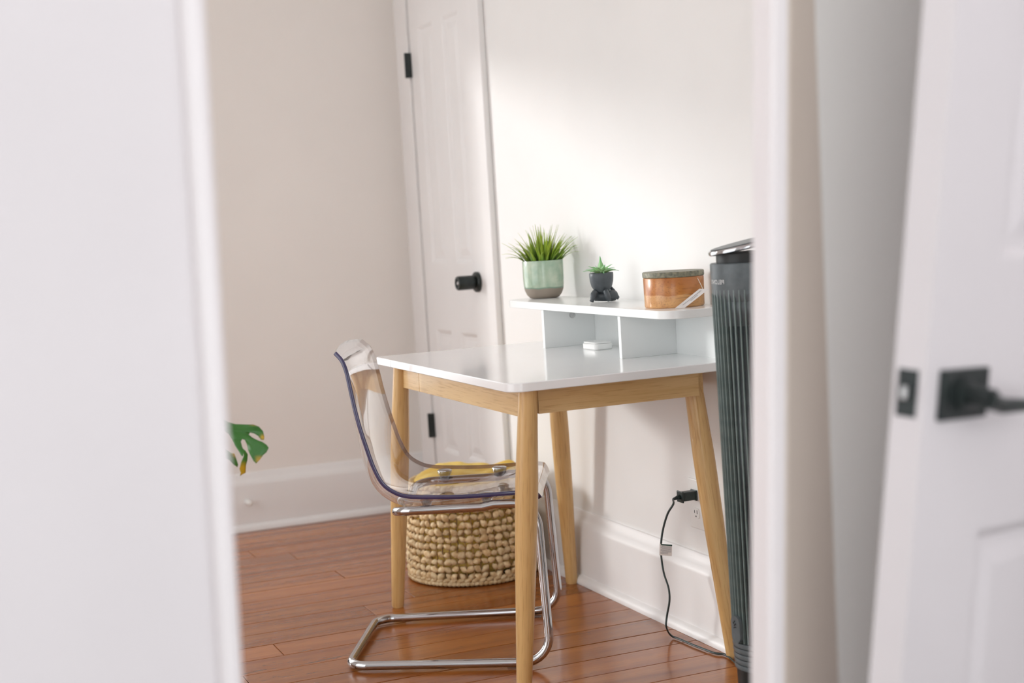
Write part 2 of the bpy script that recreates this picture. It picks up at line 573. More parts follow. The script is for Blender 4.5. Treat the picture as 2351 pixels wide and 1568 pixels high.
# floor boards run towards the wall behind the desk
joints = {}
fixed = {3: [1.11], 4: [1.23], 7: [1.29], 10: [1.40], 11: [1.235], 12: [1.70]}
row = 0
ytop = 5.69
plank_meshes = {}
y = ytop
while y > 1.62:
    y0 = y - BOARD
    xs = [-1.85 + random.uniform(0, 0.2)]
    cuts = list(fixed.get(row, []))
    if not cuts:
        cuts = [random.choice([random.uniform(-0.9, 0.5), random.uniform(0.35, 0.9)])]
    if cuts[0] > 0.9:
        cuts.insert(0, cuts[0] - random.uniform(1.3, 1.9))
    xs = [-1.88] + cuts + [1.935]
    for a, b in zip(xs[:-1], xs[1:]):
        ln = round(b - a, 2)
        g = 0.0016
        hx, hy = (b - a) / 2 - 0.0008, BOARD / 2 - g
        mb = MB()
        c = 0.0010
        v = [(-hx, -hy, -0.02), (hx, -hy, -0.02), (hx, hy, -0.02), (-hx, hy, -0.02),
             (-hx, -hy, -c), (hx, -hy, -c), (hx, hy, -c), (-hx, hy, -c),
             (-hx + c, -hy + c, 0), (hx - c, -hy + c, 0), (hx - c, hy - c, 0), (-hx + c, hy - c, 0)]
        f = [(3, 2, 1, 0), (8, 9, 10, 11)]
        for i in range(4):
            j = (i + 1) % 4
            f += [(i, j, 4 + j, 4 + i), (4 + i, 4 + j, 8 + j, 8 + i)]
        mb.add(v, f)
        o = mb.obj('plank', 'floor', floor)
        o.location = ((a + b) / 2, y - BOARD / 2, random.uniform(-0.0008, 0.0))
    y = y0
    row += 1

# far wall with the window opening (window lies behind the near partition)
WX0, WX1, WZ0, WZ1 = -0.95, 1.12, 0.45, 1.98
wb = MB()
wb.box(-1.9, WX0, WAY, WAY + 0.14, -0.02, 2.75)
wb.box(WX1, 2.1, WAY, WAY + 0.14, -0.02, 2.75)
wb.box(WX0, WX1, WAY, WAY + 0.14, -0.02, WZ0)
wb.box(WX0, WX1, WAY, WAY + 0.14, WZ1, 2.75)
tag(wb.obj('wall_back', 'wall_beige'), 'plain greige far wall beside the closet door', 'wall', kind='structure')
win = thing('window_1', 'white framed window in the far wall, hidden by the near partition', 'window', (0, WAY, WZ0), kind='structure')
fr = MB()
fr.box(WX0 - 0.02, WX0 + 0.03, 0.03, 0.11, 0, WZ1 - WZ0)
fr.box(WX1 - 0.03, WX1 + 0.02, 0.03, 0.11, 0, WZ1 - WZ0)
fr.box(WX0, WX1, 0.03, 0.11, -0.02, 0.03)
fr.box(WX0, WX1, 0.03, 0.11, WZ1 - WZ0 - 0.03, WZ1 - WZ0 + 0.02)
fr.obj('window_frame', 'trim', win)

tag(MB().box(WBX, WBX + 0.14, 1.64, WAY + 0.14, -0.02, 2.75).obj('wall_right', 'wall_white'),
    'bright white wall behind the desk', 'wall', kind='structure')
tag(MB().box(-1.9, 2.07, 1.64, WAY + 0.14, 2.75, 2.85).obj('ceiling', 'ceiling'), 'white ceiling above the room', 'ceiling', kind='structure')


wl = MB()  # opening added out of view, sized to brighten the far wall
wl.box(-2.04, -1.9, 4.2, WAY + 0.14, -0.02, 2.75)
wl.box(-2.04, -1.9, 1.64, 4.2, -0.02, 0.06)
wl.box(-2.04, -1.9, 1.64, 4.2, 2.68, 2.75)
wl.box(-2.04, -1.9, -1.2, 1.64, -0.02, 2.75)
tag(wl.obj('wall_left', 'wall_white'), 'white side wall with a wide opening added for daylight, outside the frame', 'wall', kind='structure')


def baseboard(name, label, along, p0, p1, face, sgn):
    """tall board, cap moulding and a rounded shoe; along = 'x' or 'y'; sgn = direction into the room"""
    prof = [(0, 0), (0.047, 0), (0.047, 0.006), (0.044, 0.016), (0.038, 0.023), (0.031, 0.026), (0.030, 0.172), (0.027, 0.184),
            (0.019, 0.194), (0.012, 0.204), (0.010, 0.214), (0.006, 0.220), (0, 0.221)]
    if along == 'y':
        poly = [(face + sgn * d, p0, z) for d, z in prof]
        vec = (0, p1 - p0, 0)
    else:
        poly = [(p0, face + sgn * d, z) for d, z in prof]
        vec = (p1 - p0, 0, 0)
    return tag(MB().prism(poly, vec).obj(name, 'trim', auto=35), label, 'baseboard', kind='structure')


baseboard('baseboard_back', 'tall white baseboard along the greige far wall', 'x', -1.9, WBX, WAY, -1)
baseboard('baseboard_right', 'tall white baseboard behind the desk legs', 'y', 1.70, 4.755, WBX, -1)

# closet door and casing on the wall behind the desk
CX = WBX - 0.022
cs = MB()
cs.box(CX, WBX, 4.755, 4.83, 0.0, 2.12)      # near side casing
cs.box(CX, WBX, 5.50, 5.64, 0.0, 2.12)       # hinge side casing
cs.box(CX, WBX, 4.83, 5.50, 2.012, 2.12)
tag(cs.obj('trim_1', 'trim', bevel=0.004), 'white casing around the closet door', 'trim', kind='structure')

DY0, DY1, DZ0, DZ1 = 4.834, 5.488, 0.012, 2.006
door = thing('door_1', 'white four-panel closet door with black hinges and black knob', 'door', (WBX, 0, 0), kind='structure')
DXF = -0.014         # face, relative to the wall


def panel_door(parent, y0, y1, z0, z1, xf, panels, back, matn, inward=1):
    """frame of stiles and rails with recessed panels; face at xf, body to back"""
    mb = MB()
    ys = sorted({y0, y1} | {p[0] for p in panels} | {p[1] for p in panels})
    zs = sorted({z0, z1} | {p[2] for p in panels} | {p[3] for p in panels})
    for a, b in zip(ys[:-1], ys[1:]):
        for c, d in zip(zs[:-1], zs[1:]):
            cy_, cz_ = (a + b) / 2, (c + d) / 2
            if any(p[0] < cy_ < p[1] and p[2] < cz_ < p[3] for p in panels):
                continue
            mb.box(min(xf, back), max(xf, back), a, b, c, d)
    # weld
    o = mb.obj('door_frame', matn, parent)
    bm = bmesh.new(); bm.from_mesh(o.data)
    bmesh.ops.remove_doubles(bm, verts=bm.verts, dist=1e-5)
    # drop the inner duplicated faces
    seen = {}
    for f_ in list(bm.faces):
        key = tuple(sorted(v.index for v in f_.verts))
        seen.setdefault(key, []).append(f_)
    bmesh.ops.delete(bm, geom=[f_ for k in seen.values() if len(k) > 1 for f_ in k], context='FACES')
    bmesh.ops.recalc_face_normals(bm, faces=bm.faces)
    bm.to_mesh(o.data); bm.free()
    s_ = 1 if back > xf else -1
    for p in panels:
        a, b, c, d = p
        q = MB()
        # moulding slope, groove and raised field
        rings = [(0.0, 0.0), (0.006, 0.002), (0.016, 0.009), (0.030, 0.009), (0.055, 0.004)]
        vv = []
        for ins, dep in rings:
            for yy, zz in ((a + ins, c + ins), (b - ins, c + ins), (b - ins, d - ins), (a + ins, d - ins)):
                vv.append((xf + s_ * dep, yy, zz))
        ff = []
        for r in range(len(rings) - 1):
            for k in range(4):
                k2 = (k + 1) % 4
                ff.append((r * 4 + k, r * 4 + k2, r * 4 + 4 + k2, r * 4 + 4 + k))
        ff.append(tuple(range((len(rings) - 1) * 4, len(rings) * 4)))
        q.add(vv, ff)
        po = q.obj('panel', matn, parent)
        # give the thin face the right orientation (towards the face side)
        bm = bmesh.new(); bm.from_mesh(po.data)
        if bm.faces[-1:] and sum(f_.normal.x for f_ in bm.faces) * s_ > 0:
            bmesh.ops.reverse_faces(bm, faces=bm.faces)
        bm.to_mesh(po.data); bm.free()
    return o


SC = 1.93 / 1.89
pan = [(5.135 * SC - 0.01, 5.278 * SC + 0.01, 0.985, 1.88), (4.875 * SC - 0.012, 5.03 * SC, 0.985, 1.88),
       (5.135 * SC - 0.01, 5.278 * SC + 0.01, 0.26, 0.735), (4.875 * SC - 0.012, 5.03 * SC, 0.26, 0.735)]
panel_door(door, DY0, DY1, DZ0, DZ1, DXF, pan, 0.02, 'trim')
for hz in (1.745, 0.352):
    h = MB().box(-0.030, -0.010, 5.484, 5.508, hz - 0.046, hz + 0.046).obj('hinge', 'black', door, bevel=0.002)
    MB().lathe([(0, -0.047), (0.007, -0.047), (0.007, 0.047), (0, 0.047)], 10, -0.032, 5.496, hz).obj('hinge_pin', 'black', h, auto=40)
kn = MB()
kp = [(0, 0.0), (0.036, 0.0), (0.036, 0.010), (0.033, 0.013), (0.018, 0.013), (0.018, 0.020)]
ros = MB().lathe(kp, 28).obj('rosette', 'black', door, auto=40)
kk = MB().lathe([(0.0, 0.018), (0.023, 0.018), (0.025, 0.022), (0.025, 0.076), (0.023, 0.080), (0.016, 0.080), (0.015, 0.076), (0.0, 0.076)], 28).obj('knob', 'black', ros, auto=40)
kd = MB().lathe([(0, 0.0765), (0.0075, 0.0765), (0.006, 0.079), (0, 0.0795)], 14).obj('lock_button', 'steel', ros, auto=40)
ros.location = (DXF, 4.925, 0.922)
ros.rotation_euler = (0, -PI / 2, 0)

# ------------------------------------------------------------------ near partition (doorway the view passes through)
PY = 1.60


def lean_box(xb0, xt0, xb1, xt1, zb, zt, y0, y1, mb=None):
    """box whose left and right edges lean a little; x given at heights zb and zt"""
    mb = mb or MB()
    v = [(xb0, y0, zb), (xb1, y0, zb), (xb1, y1, zb), (xb0, y1, zb), (xt0, y0, zt), (xt1, y0, zt), (xt1, y1, zt), (xt0, y1, zt)]
    return mb.add(v, [(0, 3, 2, 1), (4, 5, 6, 7), (0, 1, 5, 4), (1, 2, 6, 5), (2, 3, 7, 6), (3, 0, 4, 7)])


def xat(xa, za, xb, zb, z):
    return xa + (xb - xa) * (z - za) / (zb - za)


ZT = 2.75
lx = lambda z: xat(0.291, 0.653, 0.303, 1.385, z)
wf = lean_box(-0.12, -0.12, lx(0), lx(ZT), 0, ZT, PY, PY + 0.035)  # left end cut short out of view so hall light reaches the far wall
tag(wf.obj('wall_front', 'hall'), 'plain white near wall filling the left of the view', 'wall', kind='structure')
# rounded edge trim on the left of the opening
tr = MB()
rx = lambda z: xat(0.317, 0.649, 0.332, 1.385, z)
n = 9
v = []; f = []
for z in (0, ZT):
    a, b = lx(z), rx(z)
    v.append((a, PY + 0.035, z))
    for k in range(n):
        t = PI * k / (n - 1)
        v.append(((a + b) / 2 - (b - a) / 2 * math.cos(t), PY - 0.004 - 0.012 * math.sin(t), z))
    v.append((b, PY + 0.035, z))
q = n + 2
f = [tuple(range(q)), tuple(range(2 * q - 1, q - 1, -1))]
f += [(i, (i + 1) % q, q + (i + 1) % q, q + i) for i in range(q)]
tr.add(v, f)
tag(tr.obj('trim_2', 'post', auto=40), 'rounded white edge trim on the left of the opening', 'trim', kind='structure')
# right post of the opening
pl = lambda z: xat(0.985, 0.535, 1.035, 1.385, z)
pr = lambda z: xat(1.010, 0.526, 1.061, 1.385, z)
pb = MB()
v = []
for z in (0, ZT):
    a, b = pl(z), pr(z)
    v += [(a, PY + 0.045, z), (a, PY + 0.006, z), (a + 0.005, PY, z), (b - 0.005, PY, z), (b, PY + 0.006, z), (b, PY + 0.045, z)]
pb.add(v, [(0, 1, 2, 3, 4, 5), (11, 10, 9, 8, 7, 6)] + [(i, (i + 1) % 6, 6 + (i + 1) % 6, 6 + i) for i in range(6)])
tag(pb.obj('trim_3', 'post', auto=25), 'white upright post on the right of the opening', 'trim', kind='structure')
# greige strip of wall beside the post, then the white cupboard recess
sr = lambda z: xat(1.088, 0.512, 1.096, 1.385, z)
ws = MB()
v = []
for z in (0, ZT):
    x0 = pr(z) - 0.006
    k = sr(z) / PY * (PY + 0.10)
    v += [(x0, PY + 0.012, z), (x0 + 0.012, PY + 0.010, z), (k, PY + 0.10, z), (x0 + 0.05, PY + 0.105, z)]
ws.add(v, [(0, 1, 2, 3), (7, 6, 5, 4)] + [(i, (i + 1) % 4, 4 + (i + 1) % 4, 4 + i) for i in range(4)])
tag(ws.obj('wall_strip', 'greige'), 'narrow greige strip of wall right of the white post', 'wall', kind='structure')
tag(MB().box(1.10, 2.07, PY + 0.10, PY + 0.14, 0, ZT).obj('wall_recess', 'ceiling'), 'white painted recess behind the open door', 'wall', kind='structure')
tag(MB().box(2.07, 2.2, -1.2, PY + 0.14, 0, ZT).obj('wall_hall_side', 'hall'), 'white side wall of the hall outside the frame', 'wall', kind='structure')  # unseen wall put in to keep sky light off the right side
tag(MB().box(-1.9, 2.2, -1.2, PY + 0.02, ZT, ZT + 0.1).obj('ceiling_hall', 'ceiling'), 'white ceiling over the hall', 'ceiling', kind='structure')  # unseen ceiling put in to dim the hall
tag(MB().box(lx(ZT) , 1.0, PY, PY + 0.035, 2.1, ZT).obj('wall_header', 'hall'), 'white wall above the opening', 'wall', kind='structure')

# right-hand door, standing ajar
d2 = thing('door_2', 'white panelled door ajar at the right with black lever handle', 'door', kind='structure')


def camvec(x, y, z):
    return (CR * x - CU * y + CF * z)


e1 = camvec(0.73, -0.03, 0.68).normalized()
upv = camvec(1790, -33600, -3434).normalized()
nrm = upv.cross(e1).normalized()        # towards the camera side?
if nrm.dot(CF) > 0:
    nrm = -nrm
upv = e1.cross(nrm).normalized()
if upv.z < 0:
    upv = -upv
# local axes: x = face normal (to camera), y = along the door to the hinge, z = up
D2 = Matrix.Identity(4)
for i in range(3):
    D2[i][0] = nrm[i]; D2[i][1] = e1[i]; D2[i][2] = upv[i]


def pix(px, py, depth):
    return Vector((0, 0, 1.135)) + (CR * (px - 1175.5) - CU * (py - 784) + CF * 3434.78) * (depth / 3434.78)


org = pix(2122, 908, 1.72)     # front edge of the latch stile at handle height
D2.translation = org
d2.matrix_world = D2 @ Matrix.Scale(1.72 / 1.86, 4)
H2 = -0.90                      # door bottom below the handle line
p2 = [(0.158, 0.50, -0.73, -0.188), (0.158, 0.50, 0.17, 0.93)]
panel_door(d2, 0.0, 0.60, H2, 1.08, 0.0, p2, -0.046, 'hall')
lt = MB().box(-0.038, -0.010, -0.0018, 0.004, -0.030, 0.030).obj('latch_plate', 'black', d2)
MB().prism([(-0.030, -0.001, -0.009), (-0.018, -0.001, -0.009), (-0.018, -0.013, -0.007), (-0.026, -0.013, -0.007)], (0, 0, 0.017)).obj('latch_bolt', 'steel', lt, bevel=0.0015)
rs = MB().box(0.0, 0.009, 0.030, 0.140, -0.034, 0.031).obj('rosette_plate', 'black', d2, bevel=0.002)
o_ = MB().lathe([(0, 0), (0.023, 0), (0.023, 0.004), (0.014, 0.006), (0.0125, 0.042), (0, 0.042)], 24).obj('handle_neck', 'black', rs, auto=40)
o_.location = (0.009, 0.080, -0.002); o_.rotation_euler = (0, PI / 2, 0)
lv = MB().tube(fillet([(0.046, 0.072, -0.003), (0.046, 0.110, -0.013), (0.046, 0.23, -0.018)], [0, 0.03, 0], 4), [0.0125] + [0.0105] * 5 + [0.0065], 14)
lv.obj('lever', 'black', rs, auto=50)

# ------------------------------------------------------------------ desk
DXa, DXb, DYa, DYb, DT = 1.295, 1.908, 3.168, 4.203, 0.757
desk = thing('desk', 'white topped desk on splayed pale wooden legs with a low hutch', 'desk', (DXa, DYa, 0))
W_, D_ = DYb - DYa, DXb - DXa


def rounded_slab(x0, x1, y0, y1, z0, z1, rads, n=8):
    pts = fillet([(x0, y0, 0), (x1, y0, 0), (x1, y1, 0), (x0, y1, 0)], rads, n, closed=True)
    poly = [(p.x, p.y, z0) for p in pts]
    return MB().prism(poly, (0, 0, z1 - z0))


TH = 0.0215
top = rounded_slab(0, D_, 0, W_, DT - TH, DT, [0.045, 0.01, 0.01, 0.02]).obj('tabletop', 'lacquer', desk, bevel=0.002, auto=30)
seam = MB().box(-0.0004, 0.001, W_ - 0.1495, W_ - 0.1485, DT - TH + 0.001, DT - 0.002).obj('edge_seam', 'ink', top)
AZ0, AZ1 = 0.668, DT - TH
AI = 0.052
fa = MB().box(AI, AI + 0.02, 0.06, 0.80, AZ0, AZ1).obj('apron', 'oak_y', desk, bevel=0.001)
MB().box(AI - 0.0002, AI + 0.02, 0.8005, W_ - 0.06, AZ0, AZ1).obj('apron', 'oak_y', desk, bevel=0.001)
MB().box(0.09, D_ - 0.09, 0.050, 0.070, AZ0 + 0.006, AZ1).obj('apron', 'oak_x', desk, bevel=0.001)
MB().box(0.09, D_ - 0.09, W_ - 0.070, W_ - 0.050, AZ0 + 0.006, AZ1).obj('apron', 'oak_x', desk, bevel=0.001)
MB().box(D_ - 0.075, D_ - 0.055, 0.09, W_ - 0.09, AZ0 + 0.006, AZ1).obj('apron', 'oak_y', desk, bevel=0.001)


def leg(x, y, dx, dy):
    zt, zb = AZ1, 0.0
    L_ = Vector((dx, dy, zb - zt))
    ln = L_.length
    prof = [(0.0, 0), (0.0225, 0), (0.0245, 0.10), (0.0275, 0.22), (0.0275, 0.27), (0.026, 0.40), (0.0225, 0.55), (0.0185, ln - 0.006), (0.0165, ln), (0, ln)]
    mb = MB().lathe([(r, -z) for r, z in prof], 24)
    o = mb.obj('leg', 'oak_z', desk, auto=40)
    o.location = (x, y, zt)
    o.rotation_euler = L_.normalized().to_track_quat('-Z', 'Y').to_euler()
    return o


leg(0.063, 0.045, -0.038, 0.045)
leg(0.055, W_ - 0.075, -0.030, 0.095)
leg(D_ - 0.085, W_ - 0.105, 0.050, 0.075)
leg(D_ - 0.075, 0.115, 0.052, -0.055)

# hutch on the desk
SHX, SHZ = 1.72 - DXa, 0.870
sh = rounded_slab(SHX, D_, 0.012, W_ + 0.02, SHZ, SHZ + 0.021, [0.06, 0.004, 0.004, 0.06]).obj('shelf', 'hutch', desk, bevel=0.0015, auto=30)
for yy in (3.954 - DYa, 3.463 - DYa):
    dv = MB().box(SHX + 0.014, D_ - 0.012, yy, yy + 0.015, DT, SHZ).obj('divider', 'hutch', desk, bevel=0.0008)
    if yy > 0.5:
        bt = MB().lathe([(0.0, 0.003), (0.003, 0.003), (0.004, 0.0045), (0.0085, 0.0045), (0.0095, 0.002), (0.0095, 0)], 16).obj('cam_bolt', 'steel', dv, auto=40)
        bt.location = (SHX + 0.105, yy, SHZ - 0.023); bt.rotation_euler = (PI / 2, 0, 0)
MB().box(D_ - 0.012, D_, 0.05, 3.969 - DYa, DT, SHZ).obj('back_panel', 'hutch', desk)

# small white box on the desk
bx = rounded_slab(-0.028, 0.028, -0.042, 0.042, 0.0, 0.017, [0.012] * 4, 5)
wbx = thing('charger_box', 'small flat white plastic box on the desk under the shelf', 'box', (1.822, 3.79, DT), 0.06)
bx.obj('case', 'white_plastic', wbx, bevel=0.003, auto=40)
rounded_slab(-0.026, 0.026, -0.040, 0.040, 0.0175, 0.0215, [0.011] * 4, 5).obj('lid', 'white_plastic', wbx, bevel=0.0015, auto=40)

# ------------------------------------------------------------------ chair
ca = math.radians(-27.0)
chair = thing('transparent_chair', 'clear plastic cantilever chair with a chrome tube frame', 'chair', (1.5167, 3.659, 0), ca)
rim = [(-.443, .826), (-.424, .805), (-.412, .775), (-.404, .733), (-.395, .68), (-.384, .628), (-.372, .583), (-.357, .532), (-.337, .490),
       (-.309, .467), (-.274, .455), (-.2, .450), (-.12, .448), (-.02, .451), (.038, .450), (.053, .441), (.061, .426)]
dish_pts = [.002, .003, .006, .012, .022, .032, .040, .048, .054, .056, .054, .050, .042, .022, .010, .004, .002]
width = [.190, .200, .208, .214, .218, .220, .222, .224, .226, .228, .228, .226, .224, .222, .218, .208, .190]
rp3 = smooth_path([(a, 0, z) for a, z in rim], 5)
dp3 = smooth_path([(d, w, 0) for d, w in zip(dish_pts, width)], 5)
NS, NT = len(rp3), 24
TK = 0.0105
outer, inner = [], []
for i, p in enumerate(rp3):
    a_ = rp3[max(i - 1, 0)]; b_ = rp3[min(i + 1, NS - 1)]
    t = (b_ - a_).normalized()
    nn = Vector((-t.z, 0, t.x))        # away from the sitter: check sign below
    if nn.dot(Vector((-1, 0, -1))) < 0:
        nn = -nn
    d, w = dp3[i].x, dp3[i].y
    ro, ri = [], []
    for k in range(NT + 1):
        s_ = -1 + 2 * k / NT
        off = d * (1 - abs(s_) ** 2.6)
        bow = 0.016 * max(0.0, 1 - i / 14) * (1 - s_ * s_)
        base = p + nn * off - t * bow + Vector((0, s_ * w, 0))
        ri.append(base); ro.append(base + nn * TK)
    outer.append(ro); inner.append(ri)


def grid_obj(name, rows, material, parent, flip=False):
    mb = MB()
    n_, m_ = len(rows), len(rows[0])
    vv = [q for r in rows for q in r]
    ff = []
    for i in range(n_ - 1):
        for k in range(m_ - 1):
            q = (i * m_ + k, i * m_ + k + 1, (i + 1) * m_ + k + 1, (i + 1) * m_ + k)
            ff.append(q[::-1] if flip else q)
    mb.add(vv, ff)
    me = mb.mesh(name, material, smooth=True, fix=False)
    return link_mesh(name, me, parent)


# one moulded shell: two skins joined by the cut edges
mb = MB()
mcol = NT + 1
vv = [q for r in inner for q in r] + [q for r in outer for q in r]
off = NS * mcol
ff = []
for i in range(NS - 1):
    for k in range(NT):
        ff.append((i * mcol + k, (i + 1) * mcol + k, (i + 1) * mcol + k + 1, i * mcol + k + 1))
        ff.append((off + i * mcol + k, off + i * mcol + k + 1, off + (i + 1) * mcol + k + 1, off + (i + 1) * mcol + k))
mb.add(vv, ff)
shell = link_mesh('seat_shell', mb.mesh('seat_shell', 'clear', smooth=True, fix=False), chair)


def strip(pa, pb, name, material):
    q = MB()
    n_ = len(pa)
    q.add(list(pa) + list(pb), [(i, i + 1, n_ + i + 1, n_ + i) for i in range(n_ - 1)])
    return link_mesh(name, q.mesh(name, material, smooth=True, fix=False), shell)


for k, nm in ((0, 'side_edge'), (NT, 'side_edge')):
    # slightly rounded cut edge with real thickness
    q = MB()
    sgn = -1 if k == 0 else 1
    ring = []
    for i in range(NS):
        ia, ob = inner[i][k], outer[i][k]
        mid = (ia + ob) / 2
        ring.append([ia, ia + (mid - ia) * 0.4 + Vector((0, sgn * 0.0016, 0)), mid + (ob - mid) * 0.6 + Vector((0, sgn * 0.0016, 0)), ob,
                     ob - Vector((0, sgn * 0.002, 0)), ia - Vector((0, sgn * 0.002, 0))])
    vv = [p for r in ring for p in r]
    ff = []
    for i in range(NS - 1):
        for j in range(6):
            j2 = (j + 1) % 6
            ff.append((i * 6 + j, i * 6 + j2, (i + 1) * 6 + j2, (i + 1) * 6 + j))
    ff += [tuple(range(6)), tuple((NS - 1) * 6 + j for j in range(6))]
    q.add(vv, ff)
    e_ = q.obj('side_edge', 'violet_refraction_rim' if k == 0 else 'brown_refraction_rim', shell, auto=50)
    if k == 0:
        e_['label'] = 'cut edge coloured violet for internal reflection'
strip(inner[0], outer[0], 'top_edge', 'clear_rim')
strip(inner[-1], outer[-1], 'front_edge', 'clear_rim')

TR = 0.0115
HB = 0.245
zt = 0.416
fl = TR + 0.004
half = [(-0.320, 0, 0.372), (-0.320, HB - 0.030, zt - 0.006), (-0.09, HB - 0.028, zt - 0.003), (-0.06, HB - 0.026, zt + 0.003), (0.048, HB - 0.015, zt + 0.005), (0.064, HB + 0.006, fl), (-0.462, HB - 0.020, fl), (-0.462, 0, fl)]
full = half + [(x, -y, z) for x, y, z in half[-2:0:-1]]
rad = [0.0, 0.055, 0.02, 0.02, 0.062, 0.066, 0.055, 0.0]
radf = rad + rad[-2:0:-1]
path = fillet(full, radf, 8, closed=True)
path = path + [path[0]]
MB().tube(path, TR, 16, caps=False).obj('tube_frame', 'chrome', chair, auto=60)
for s_ in (-1, 1):
    for ax, zz in ((-0.235, 0.437), (-0.080, 0.438)):
        bo = MB().lathe([(0, 0.004), (0.019, 0.003), (0.020, 0.0), (0.016, -0.006), (0.012, -0.014), (0.0115, -0.018), (0, -0.018)], 24).obj('mount_boss', 'clear_boss', chair, auto=50)
        bo.location = (ax, s_ * 0.195, zz)
        MB().lathe([(0, 0.0085), (0.017, 0.008), (0.0205, 0.006), (0.021, 0.0042), (0, 0.0042)], 24).obj('cap', 'steel', bo, auto=40)
for s_ in (-1, 1):
    for ax in (-0.02,):
        g_ = MB().box(ax - 0.03, ax + 0.03, s_ * (HB - 0.012) - 0.006, s_ * (HB - 0.012) + 0.006, 0.0, 0.0055).obj('glide', 'clear_boss', chair, bevel=0.001)

# ------------------------------------------------------------------ basket with a yellow blanket
BC = (1.672, 4.50)
BR_, BH = 0.198, 0.305
basket = thing('woven_basket', 'round basket of chunky woven seagrass under the desk', 'basket', (BC[0], BC[1], 0))


def brad(z):
    return BR_ * (1.03 - 0.10 * (z / BH) + 0.05 * math.sin(PI * min(1, z / BH)))


MB().lathe([(0.0, 0.004), (brad(0) - 0.018, 0.004), (brad(0) - 0.012, 0.012), (brad(0) - 0.014, 0.012), (0, 0.012)], 36).obj('bottom', 'seagrass_dark', basket, auto=50)
NR, NC = 12, 54
knots = []
knot_meshes = []
for s_ in range(5):
    kb = MB().ellipsoid((0, 0, 0), (0.0098, 0.0156, 0.0108), seg=8, rings=7, rot=None)
    nv = []
    for x, y, z in kb.v:
        pt = 1 - 0.30 * abs(y / 0.0156) ** 1.3
        wob = noise.noise(Vector((x * 80, y * 60, z * 80 + s_ * 9)))
        nv.append((x * pt * (1 + 0.3 * wob), y + 0.003 * wob, z * pt * (1 + 0.25 * noise.noise(Vector((y * 70, s_ * 5, x * 40))))))
    kb.v = nv
    knot_meshes.append(kb.mesh('knot', 'seagrass', smooth=True))
for r in range(NR):
    z = 0.034 + r * (BH - 0.05) / (NR - 1)
    for c in range(NC):
        a = 2 * PI * (c + 0.5 * (r % 2) * 0.3) / NC + random.uniform(-0.02, 0.02)
        tilt = (1 if (c + r // 2) % 2 else -1) * random.uniform(0.15, 0.8)
        knots.append((a, z + random.uniform(-0.002, 0.002), tilt, random.uniform(0.82, 1.12), random.randrange(5)))
camdir = math.atan2(-BC[1], -BC[0])


def facing(k):
    return math.cos(k[0] - camdir)


def knot_matrix(k):
    a, z, tilt, s_, _ = k
    R_ = brad(z) + random.uniform(-0.002, 0.002)
    return (Matrix.Translation((R_ * math.cos(a), R_ * math.sin(a), z)) @ Matrix.Rotation(a, 4, 'Z') @ Matrix.Rotation(tilt, 4, 'X') @ Matrix.Scale(s_, 4))


knots.sort(key=lambda k: -facing(k))
for k in knots[:300]:
    o = link_mesh('knot', knot_meshes[k[4]], basket)
    o.matrix_local = knot_matrix(k)
rest = MB()
for k in knots[300:]:
    mm = knot_matrix(k)
    me = knot_meshes[k[4]]
    rest.add([mm @ v_.co for v_ in me.vertices], [tuple(p.vertices) for p in me.polygons])
o = rest.obj('knot_weave', 'seagrass', basket, smooth=True)
o['kind'] = 'stuff'
cordm = MB()
for c in range(NC):
    a = 2 * PI * (c + 0.5) / NC
    cordm.tube([((brad(z) + 0.003 * (-1) ** i) * math.cos(a + 0.012 * math.sin(i * 2.1 + c)), (brad(z) + 0.003 * (-1) ** i) * math.sin(a + 0.012 * math.sin(i * 2.1 + c)), z)
                for i, z in enumerate([0.012 + j * (BH - 0.01) / 12 for j in range(13)])], 0.0022, 5)
o = cordm.obj('upright_cords', 'seagrass_dark', basket, smooth=True)
o['kind'] = 'stuff'


def braid(name, z, R_, n, size, ph):
    q = MB()
    for i in range(n):
        a = 2 * PI * i / n
        rot = Matrix.Rotation(a, 3, 'Z') @ Matrix.Rotation(ph, 3, 'X')
        q.ellipsoid((R_ * math.cos(a), R_ * math.sin(a), z), size, rot, 8, 5)
    o = q.obj(name, 'seagrass', basket, smooth=True)
    o['kind'] = 'stuff'


braid('foot_braid', 0.010, brad(0) + 0.001, 90, (0.009, 0.011, 0.0075), 0.3)
braid('foot_braid', 0.021, brad(0) + 0.001, 56, (0.009, 0.015, 0.0075), 0.35)
braid('rim_braid', BH + 0.002, brad(BH), 56, (0.011, 0.017, 0.010), 0.35)

bl = MB()
prof = []
nb, ring = 26, 40
vv = []; ff = []
zs = [0.02 + 0.27 * i / 8 for i in range(9)]
layers = [(brad(z) - 0.015, z) for z in zs]
layers += [(0.178, 0.305), (0.170, 0.322), (0.150, 0.334), (0.115, 0.342), (0.07, 0.345), (0.03, 0.346)]
for li, (R_, z) in enumerate(layers):
    for k in range(ring):
        a = 2 * PI * k / ring
        q = Vector((math.cos(a) * R_, math.sin(a) * R_, z))
        amp = 0.0 if z < 0.28 else min(1, (z - 0.28) / 0.05)
        dz = amp * (0.035 * noise.noise(q * 9 + Vector((3, 1, 0))) + 0.014 * noise.noise(q * 26))
        dr = 1 + amp * 0.06 * noise.noise(q * 14 + Vector((0, 9, 0))) - (0.0 if z > 0.29 else 0.01 * abs(noise.noise(q * 20)))
        vv.append((q.x * dr, q.y * dr, z + dz))
for i in range(len(layers) - 1):
    for k in range(ring):
        k2 = (k + 1) % ring
        ff.append((i * ring + k, i * ring + k2, (i + 1) * ring + k2, (i + 1) * ring + k))
ff.append(tuple(range(ring - 1, -1, -1)))
ff.append(tuple((len(layers) - 1) * ring + k for k in range(ring)))
bl.add(vv, ff)
bo = bl.obj('yellow_blanket', 'yellow', auto=70)
bo.location = (BC[0], BC[1], 0)
